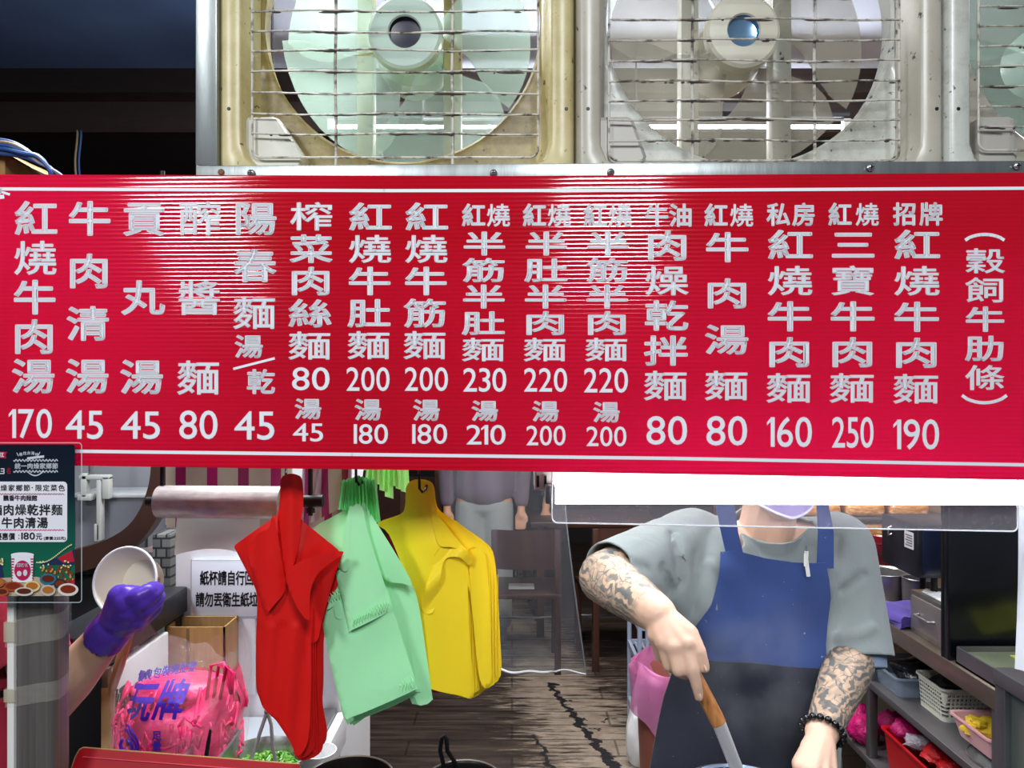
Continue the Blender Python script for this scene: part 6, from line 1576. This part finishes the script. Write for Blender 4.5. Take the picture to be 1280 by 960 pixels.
for x0, x1, y0, y1 in ((a.x, b_.x, 2.44, 2.446), (a.x, b_.x, 2.586, 2.592), (a.x, a.x+.006, 2.44, 2.59), (b_.x-.006, b_.x, 2.44, 2.59)): m.box(x0, x1, y0, y1, a.z, b_.z)
m.build('bin', clear('grey_bin_plastic', '777a82', .72, .25), gc_)
MB().box(a.x-.008, b_.x+.008, 2.432, 2.60, b_.z, b_.z+.012, .003).build('lid', clear('pale_bin_lid', 'b9bcc0', .8, .3), gc_)
wr = thing('white_dispenser', 'white plastic dispenser with brackets above the storage bin', 'dispenser', P(122, 682, 2.40))
WD = mat('dispenser_plastic', 'a9aca9', .4)
def pb_(nm, x0, x1, y0, y1, d0=2.395, d1=2.42):
    p, q = P(x0, y1, d0), P(x1, y0, d0); MB().box(p.x, q.x, d0, d1, p.z, q.z, .003).build(nm, WD, wr)
pb_('arm', 100, 108, 592, 622); pb_('arm', 120, 126, 600, 676); pb_('crossbar', 98, 136, 594, 600); pb_('bracket', 127, 136, 596, 624); pb_('base', 96, 114, 618, 626); pb_('foot', 117, 124, 655, 677)
p_ = P(112, 592, 2.40); MB().tube([(p_.x, 2.41, p_.z), (p_.x, 2.41, p_.z+.30)], .008, 10).build('pipe', M_STEEL, wr)
wl = MB().box(-3.0, -.83, 2.64, 2.70, 0, 2.2).build('wall_alcove', mat('grey_alcove_paint', '8b8c92', .6, 0, .2, 3)); struct(wl)
tl = NT('stone_mosaic'); br = tl.n('ShaderNodeTexBrick'); br.inputs['Scale'].default_value = 1; br.inputs['Brick Width'].default_value = .030; br.inputs['Row Height'].default_value = .028; br.inputs['Mortar Size'].default_value = .003
br.inputs['Color1'].default_value = (*rgb('7c807c'), 1); br.inputs['Color2'].default_value = (*rgb('55585a'), 1); br.inputs['Mortar'].default_value = (*rgb('26282b'), 1)
mp = tl.n('ShaderNodeMapping'); mp.inputs['Rotation'].default_value = (PI/2, 0, 0); tl.l(tl.co(), mp.inputs[0]); tl.l(mp.outputs[0], br.inputs['Vector']); tl.set(color=br.outputs[0], rough=.5)
p0, p1 = P(190, 760, 2.22), P(213, 668, 2.22)
mo = MB().box(p0.x, p1.x, 2.22, 2.30, 0, p1.z, .004).build('mosaic_pillar', tl.m); tag(mo, 'short pillar of grey stone mosaic between paper bowl and white cabinet', 'pillar')
wsk = thing('wooden_stick', 'wooden spatula handle leaning under the purple glove', 'spatula', P(150, 850, 1.42))
MB().tube([P(165, 775, 1.40), P(160, 795, 1.41), P(149, 832, 1.455), P(140, 862, 1.475)], [(.009, .005), (.010, .006), (.010, .006), (.008, .005)], 10, True, (1, 0, 0)).build('handle', mat('pale_bamboo', 'a98256', .6, 0, .2, 20), wsk)
q = P(140, 862, 1.475); MB().box(q.x-.02, q.x+.006, 1.471, 1.479, .852, q.z+.005, .003).build('blade', mat('pale_bamboo', 'a98256', .6), wsk)

# ------------------------------------------------------------------ dining room behind the clear curtain
def simple_person(label, x, y, top, trous, hand=None, group=None, sleeve_l=None, turn=0):
    t = thing('person', label, 'person', (x, y, 0))
    hl = Vector((x-.24, y-.02, .86)); hr = Vector(hand) if hand else Vector((x+.24, y-.04, .86)); el = Vector((x-.25, y+.02, 1.10))
    sr = Vector((x+.18, y, 1.40)); er = sr.lerp(hr, .5)+Vector((.04, .03, -.04)) if hand else Vector((x+.25, y+.02, 1.10))
    b = MB()
    capsule(b, (x, y, .93), (.14, .10), (x, y, 1.32), (.16, .105), (1, 0, 0)); capsule(b, (x-.15, y, 1.40), .055, (x+.15, y, 1.40), .055); capsule(b, (x, y, 1.4), .05, (x, y-.01, 1.5), .05)
    head(b, Vector((x, y-.03, 1.59)), turn)
    for a, c, d in ((Vector((x-.18, y, 1.40)), el, hl), (sr, er, hr)):
        capsule(b, a, .05, c, .04); capsule(b, c, .04, d, .028); dr_ = (d-c).normalized()
        capsule(b, d, .026, d+dr_*.06, .03)
        for i in range(4): o_ = Vector(((i-1.5)*.019, 0, 0)); finger(b, [d+dr_*.06+o_, d+dr_*.105+o_+Vector((0, -.006, 0)), d+dr_*.135+o_+Vector((0, -.002, -.012))], (.011, .0095, .008))
        finger(b, [d+dr_*.02, d+dr_*.06+Vector((.035, -.015, 0)), d+dr_*.09+Vector((.04, -.02, 0))], (.013, .011, .009))
    for s_ in (-1, 1): capsule(b, (x+s_*.09, y, .9), .095, (x+s_*.1, y-.01, .48), .06); capsule(b, (x+s_*.1, y-.01, .48), .058, (x+s_*.1, y+.02, .09), .038); capsule(b, (x+s_*.1, y+.03, .045), .036, (x+s_*.11, y-.14, .03), .03)
    obj('body', None, None, MATS.setdefault('plain_skin', skin_material('plain_skin', 'cf9d80')), t, 180, False, blob(b, .010, 3))
    b = MB(); capsule(b, (x, y, .98), (.205, .15), (x, y, 1.34), (.20, .13), (1, 0, 0)); capsule(b, (x-.16, y, 1.40), .07, (x+.16, y, 1.40), .07)
    for a, c, d in ((Vector((x-.18, y, 1.40)), el, hl), (sr, er, hr)): capsule(b, a, .068, c, .058); capsule(b, c, .058, c.lerp(d, .86), .046)
    me = blob(b, .012, 4); slice_(me, Vector((x, y, .88)), Vector((0, 0, -1)), lambda c: abs(c.x-x) < .19 and c.z < .95); obj('sweater', None, None, top, t, 180, False, me)
    b = MB()
    for s_ in (-1, 1): capsule(b, (x-.05, y, .88), .11, (x+.05, y, .88), .11); capsule(b, (x+s_*.085, y, .86), .105, (x+s_*.10, y, .48), .095); capsule(b, (x+s_*.10, y, .48), .09, (x+s_*.10, y+.02, .12), .08)
    obj('trousers', None, None, trous, t, 180, False, blob(b, .014, 4))
    for s_ in (-1, 1): b = MB(); capsule(b, (x+s_*.1, y+.04, .05), .046, (x+s_*.11, y-.15, .042), .04); obj('shoe', None, None, M_BLACKP, t, 180, False, blob(b, .012, 2))
    b = MB().ell((x, y-.012, 1.625), (.086, .105, .095), 24, 14); me = blob(b, .01, 2); slice_(me, Vector((x, y-.05, 1.60)), Vector((0, -.5, -.86)), lambda c: True); obj('hair', None, None, MATS['black_hair'], t, 180, False, me)
    return t
LTR = cloth_material('pale_grey_trousers', '9aa3a4', .08)
simple_person('diner in grey purple sweater and pale trousers behind the clear curtain', -.18, 5.0, cloth_material('grey_purple_knit', '6d6272', .12), LTR)
simple_person('diner in dark blue jacket resting one hand on the table'  , .06, 5.62, cloth_material('dark_blue_jacket', '26344e', .15), cloth_material('black_cotton', '17181c', .1), (.235, 5.28, .805))
WDK = mat('dark_table_wood', '4a2d24', .35, 0, .3, 6); WRD = mat('red_brown_wood', '391c18', .4, 0, .3, 6)
tb = thing('dining_table', 'dark wooden dining table under the resting hand', 'table', (.52, 5.2, 0))
MB().box(.12, .95, 4.95, 5.45, .725, .76, .006).build('tabletop', WDK, tb)
for x in (.16, .86):
    for y in (5.0, 5.35): MB().box(x, x+.05, y, y+.05, 0, .725, .003).build('leg', WDK, tb)
def chair(x, y, rz, lb, m, grp='dining chairs behind the clear curtain'):
    t = thing('dining_chair', lb, 'chair', (x, y, 0), grp); R_ = Matrix.Translation((x, y, 0)) @ Matrix.Rotation(rz, 4, 'Z')
    def bx(nm, *a, bev=.004): MB().box(*a, bev, R_).build(nm, m, t)
    bx('seat', -.20, .20, -.20, .20, .43, .46, bev=.008)
    for sx_ in (-1, 1):
        bx('leg', sx_*.18-.018, sx_*.18+.018, -.195, -.16, 0, .43); bx('leg', sx_*.18-.018, sx_*.18+.018, .16, .195, 0, .82)
    b = MB().grid(lambda u, v: R_ @ Vector((-.17+.34*u, .165+.03*math.sin(PI*u), .60+.22*v)), 10, 4); b2 = MB().grid(lambda u, v: R_ @ Vector((-.17+.34*u, .185+.03*math.sin(PI*u), .60+.22*v)), 10, 4, True); b.add(b2.v, b2.f); b.build('backrest', m, t)
    b = MB().tube([R_ @ Vector((-.18+.36*i/8, -.18+.03*math.sin(PI*i/8), .22)) for i in range(9)], .009, 8); b.build('stretcher', M_STEELD, t)
chair(.08, 4.55, PI, 'dark chair with pale paper on its seat behind the yellow bags', WRD)
chair(.62, 4.62, PI+.2, 'dark chair drawn up to the dining table', WDK)
chair(-.52, 4.35, PI-.3, 'red brown chair partly hidden by the yellow bags', mat('dark_red_lacquer', '6e1622', .3))
pa = thing('paper_sheet', 'small white paper lying on the dark chair seat', 'paper', (.06, 4.52, .461)); MB().box(-.02, .13, 4.46, 4.58, .4602, .4625).build('sheet', M_PAPER, pa)
pt = thing('wooden_partition', 'brown wooden partition with dark openings behind the diners', 'partition', (-.55, 5.8, 0))
m = MB()
for i in range(5): m.box(-1.1+.26*i, -1.05+.26*i, 5.78, 5.83, 0, 2.2)
m.build('frame', mat('warm_brown_wood', '6d4a34', .5, 0, .3, 6), pt)
MB().box(-1.1, -.01, 5.79, 5.82, 0, .95).build('lower_panel', WDK, pt); MB().box(-1.1, -.01, 5.78, 5.83, 1.35, 1.42).build('rail', mat('warm_brown_wood', '6d4a34', .5), pt)
cdw = MB().tube([P(600, 826, 3.95)]+[P(x, y, Y) for x, y, Y in ()]+[Vector((-.10, 4.2, .004)), Vector((.02, 4.32, .004)), Vector((.14, 4.22, .004)), Vector((.26, 4.28, .004))][1:], .004, 6) if False else None
# ------------------------------------------------------------------ steam over the noodle pot
vs = bpy.data.materials.new('steam'); vs.use_nodes = True; nt_ = vs.node_tree; nt_.nodes.clear()
out = nt_.nodes.new('ShaderNodeOutputMaterial'); pv = nt_.nodes.new('ShaderNodeVolumePrincipled'); tc = nt_.nodes.new('ShaderNodeTexCoord'); nz = nt_.nodes.new('ShaderNodeTexNoise'); nz.inputs['Scale'].default_value = 9; nz.inputs['Detail'].default_value = 3
gr = nt_.nodes.new('ShaderNodeTexGradient'); gr.gradient_type = 'QUADRATIC_SPHERE'; mpn = nt_.nodes.new('ShaderNodeMapping')
mpn.inputs['Scale'].default_value = (6.5, 12, 4.6); mpn.inputs['Location'].default_value = (0, 0, -.75)
nt_.links.new(tc.outputs['Object'], mpn.inputs[0]); nt_.links.new(mpn.outputs[0], gr.inputs[0]); nt_.links.new(tc.outputs['Object'], nz.inputs[0])
rp = nt_.nodes.new('ShaderNodeValToRGB'); rp.color_ramp.elements[0].position = .42; rp.color_ramp.elements[1].position = .72; nt_.links.new(nz.outputs[0], rp.inputs[0])
mu = nt_.nodes.new('ShaderNodeMath'); mu.operation = 'MULTIPLY'; nt_.links.new(gr.outputs['Fac'], mu.inputs[0]); nt_.links.new(rp.outputs[0], mu.inputs[1])
m2 = nt_.nodes.new('ShaderNodeMath'); m2.operation = 'MULTIPLY'; m2.inputs[1].default_value = 6; nt_.links.new(mu.outputs[0], m2.inputs[0]); nt_.links.new(m2.outputs[0], pv.inputs['Density'])
pv.inputs['Color'].default_value = (.95, .96, 1, 1); nt_.links.new(pv.outputs[0], out.inputs['Volume'])
st = MB().ell((.43, 1.36, 1.13), (.15, .08, .17), 20, 14).build('steam', vs, None, 180); tag(st, 'faint white steam rising from the noodle pot', 'steam', None, 'stuff')
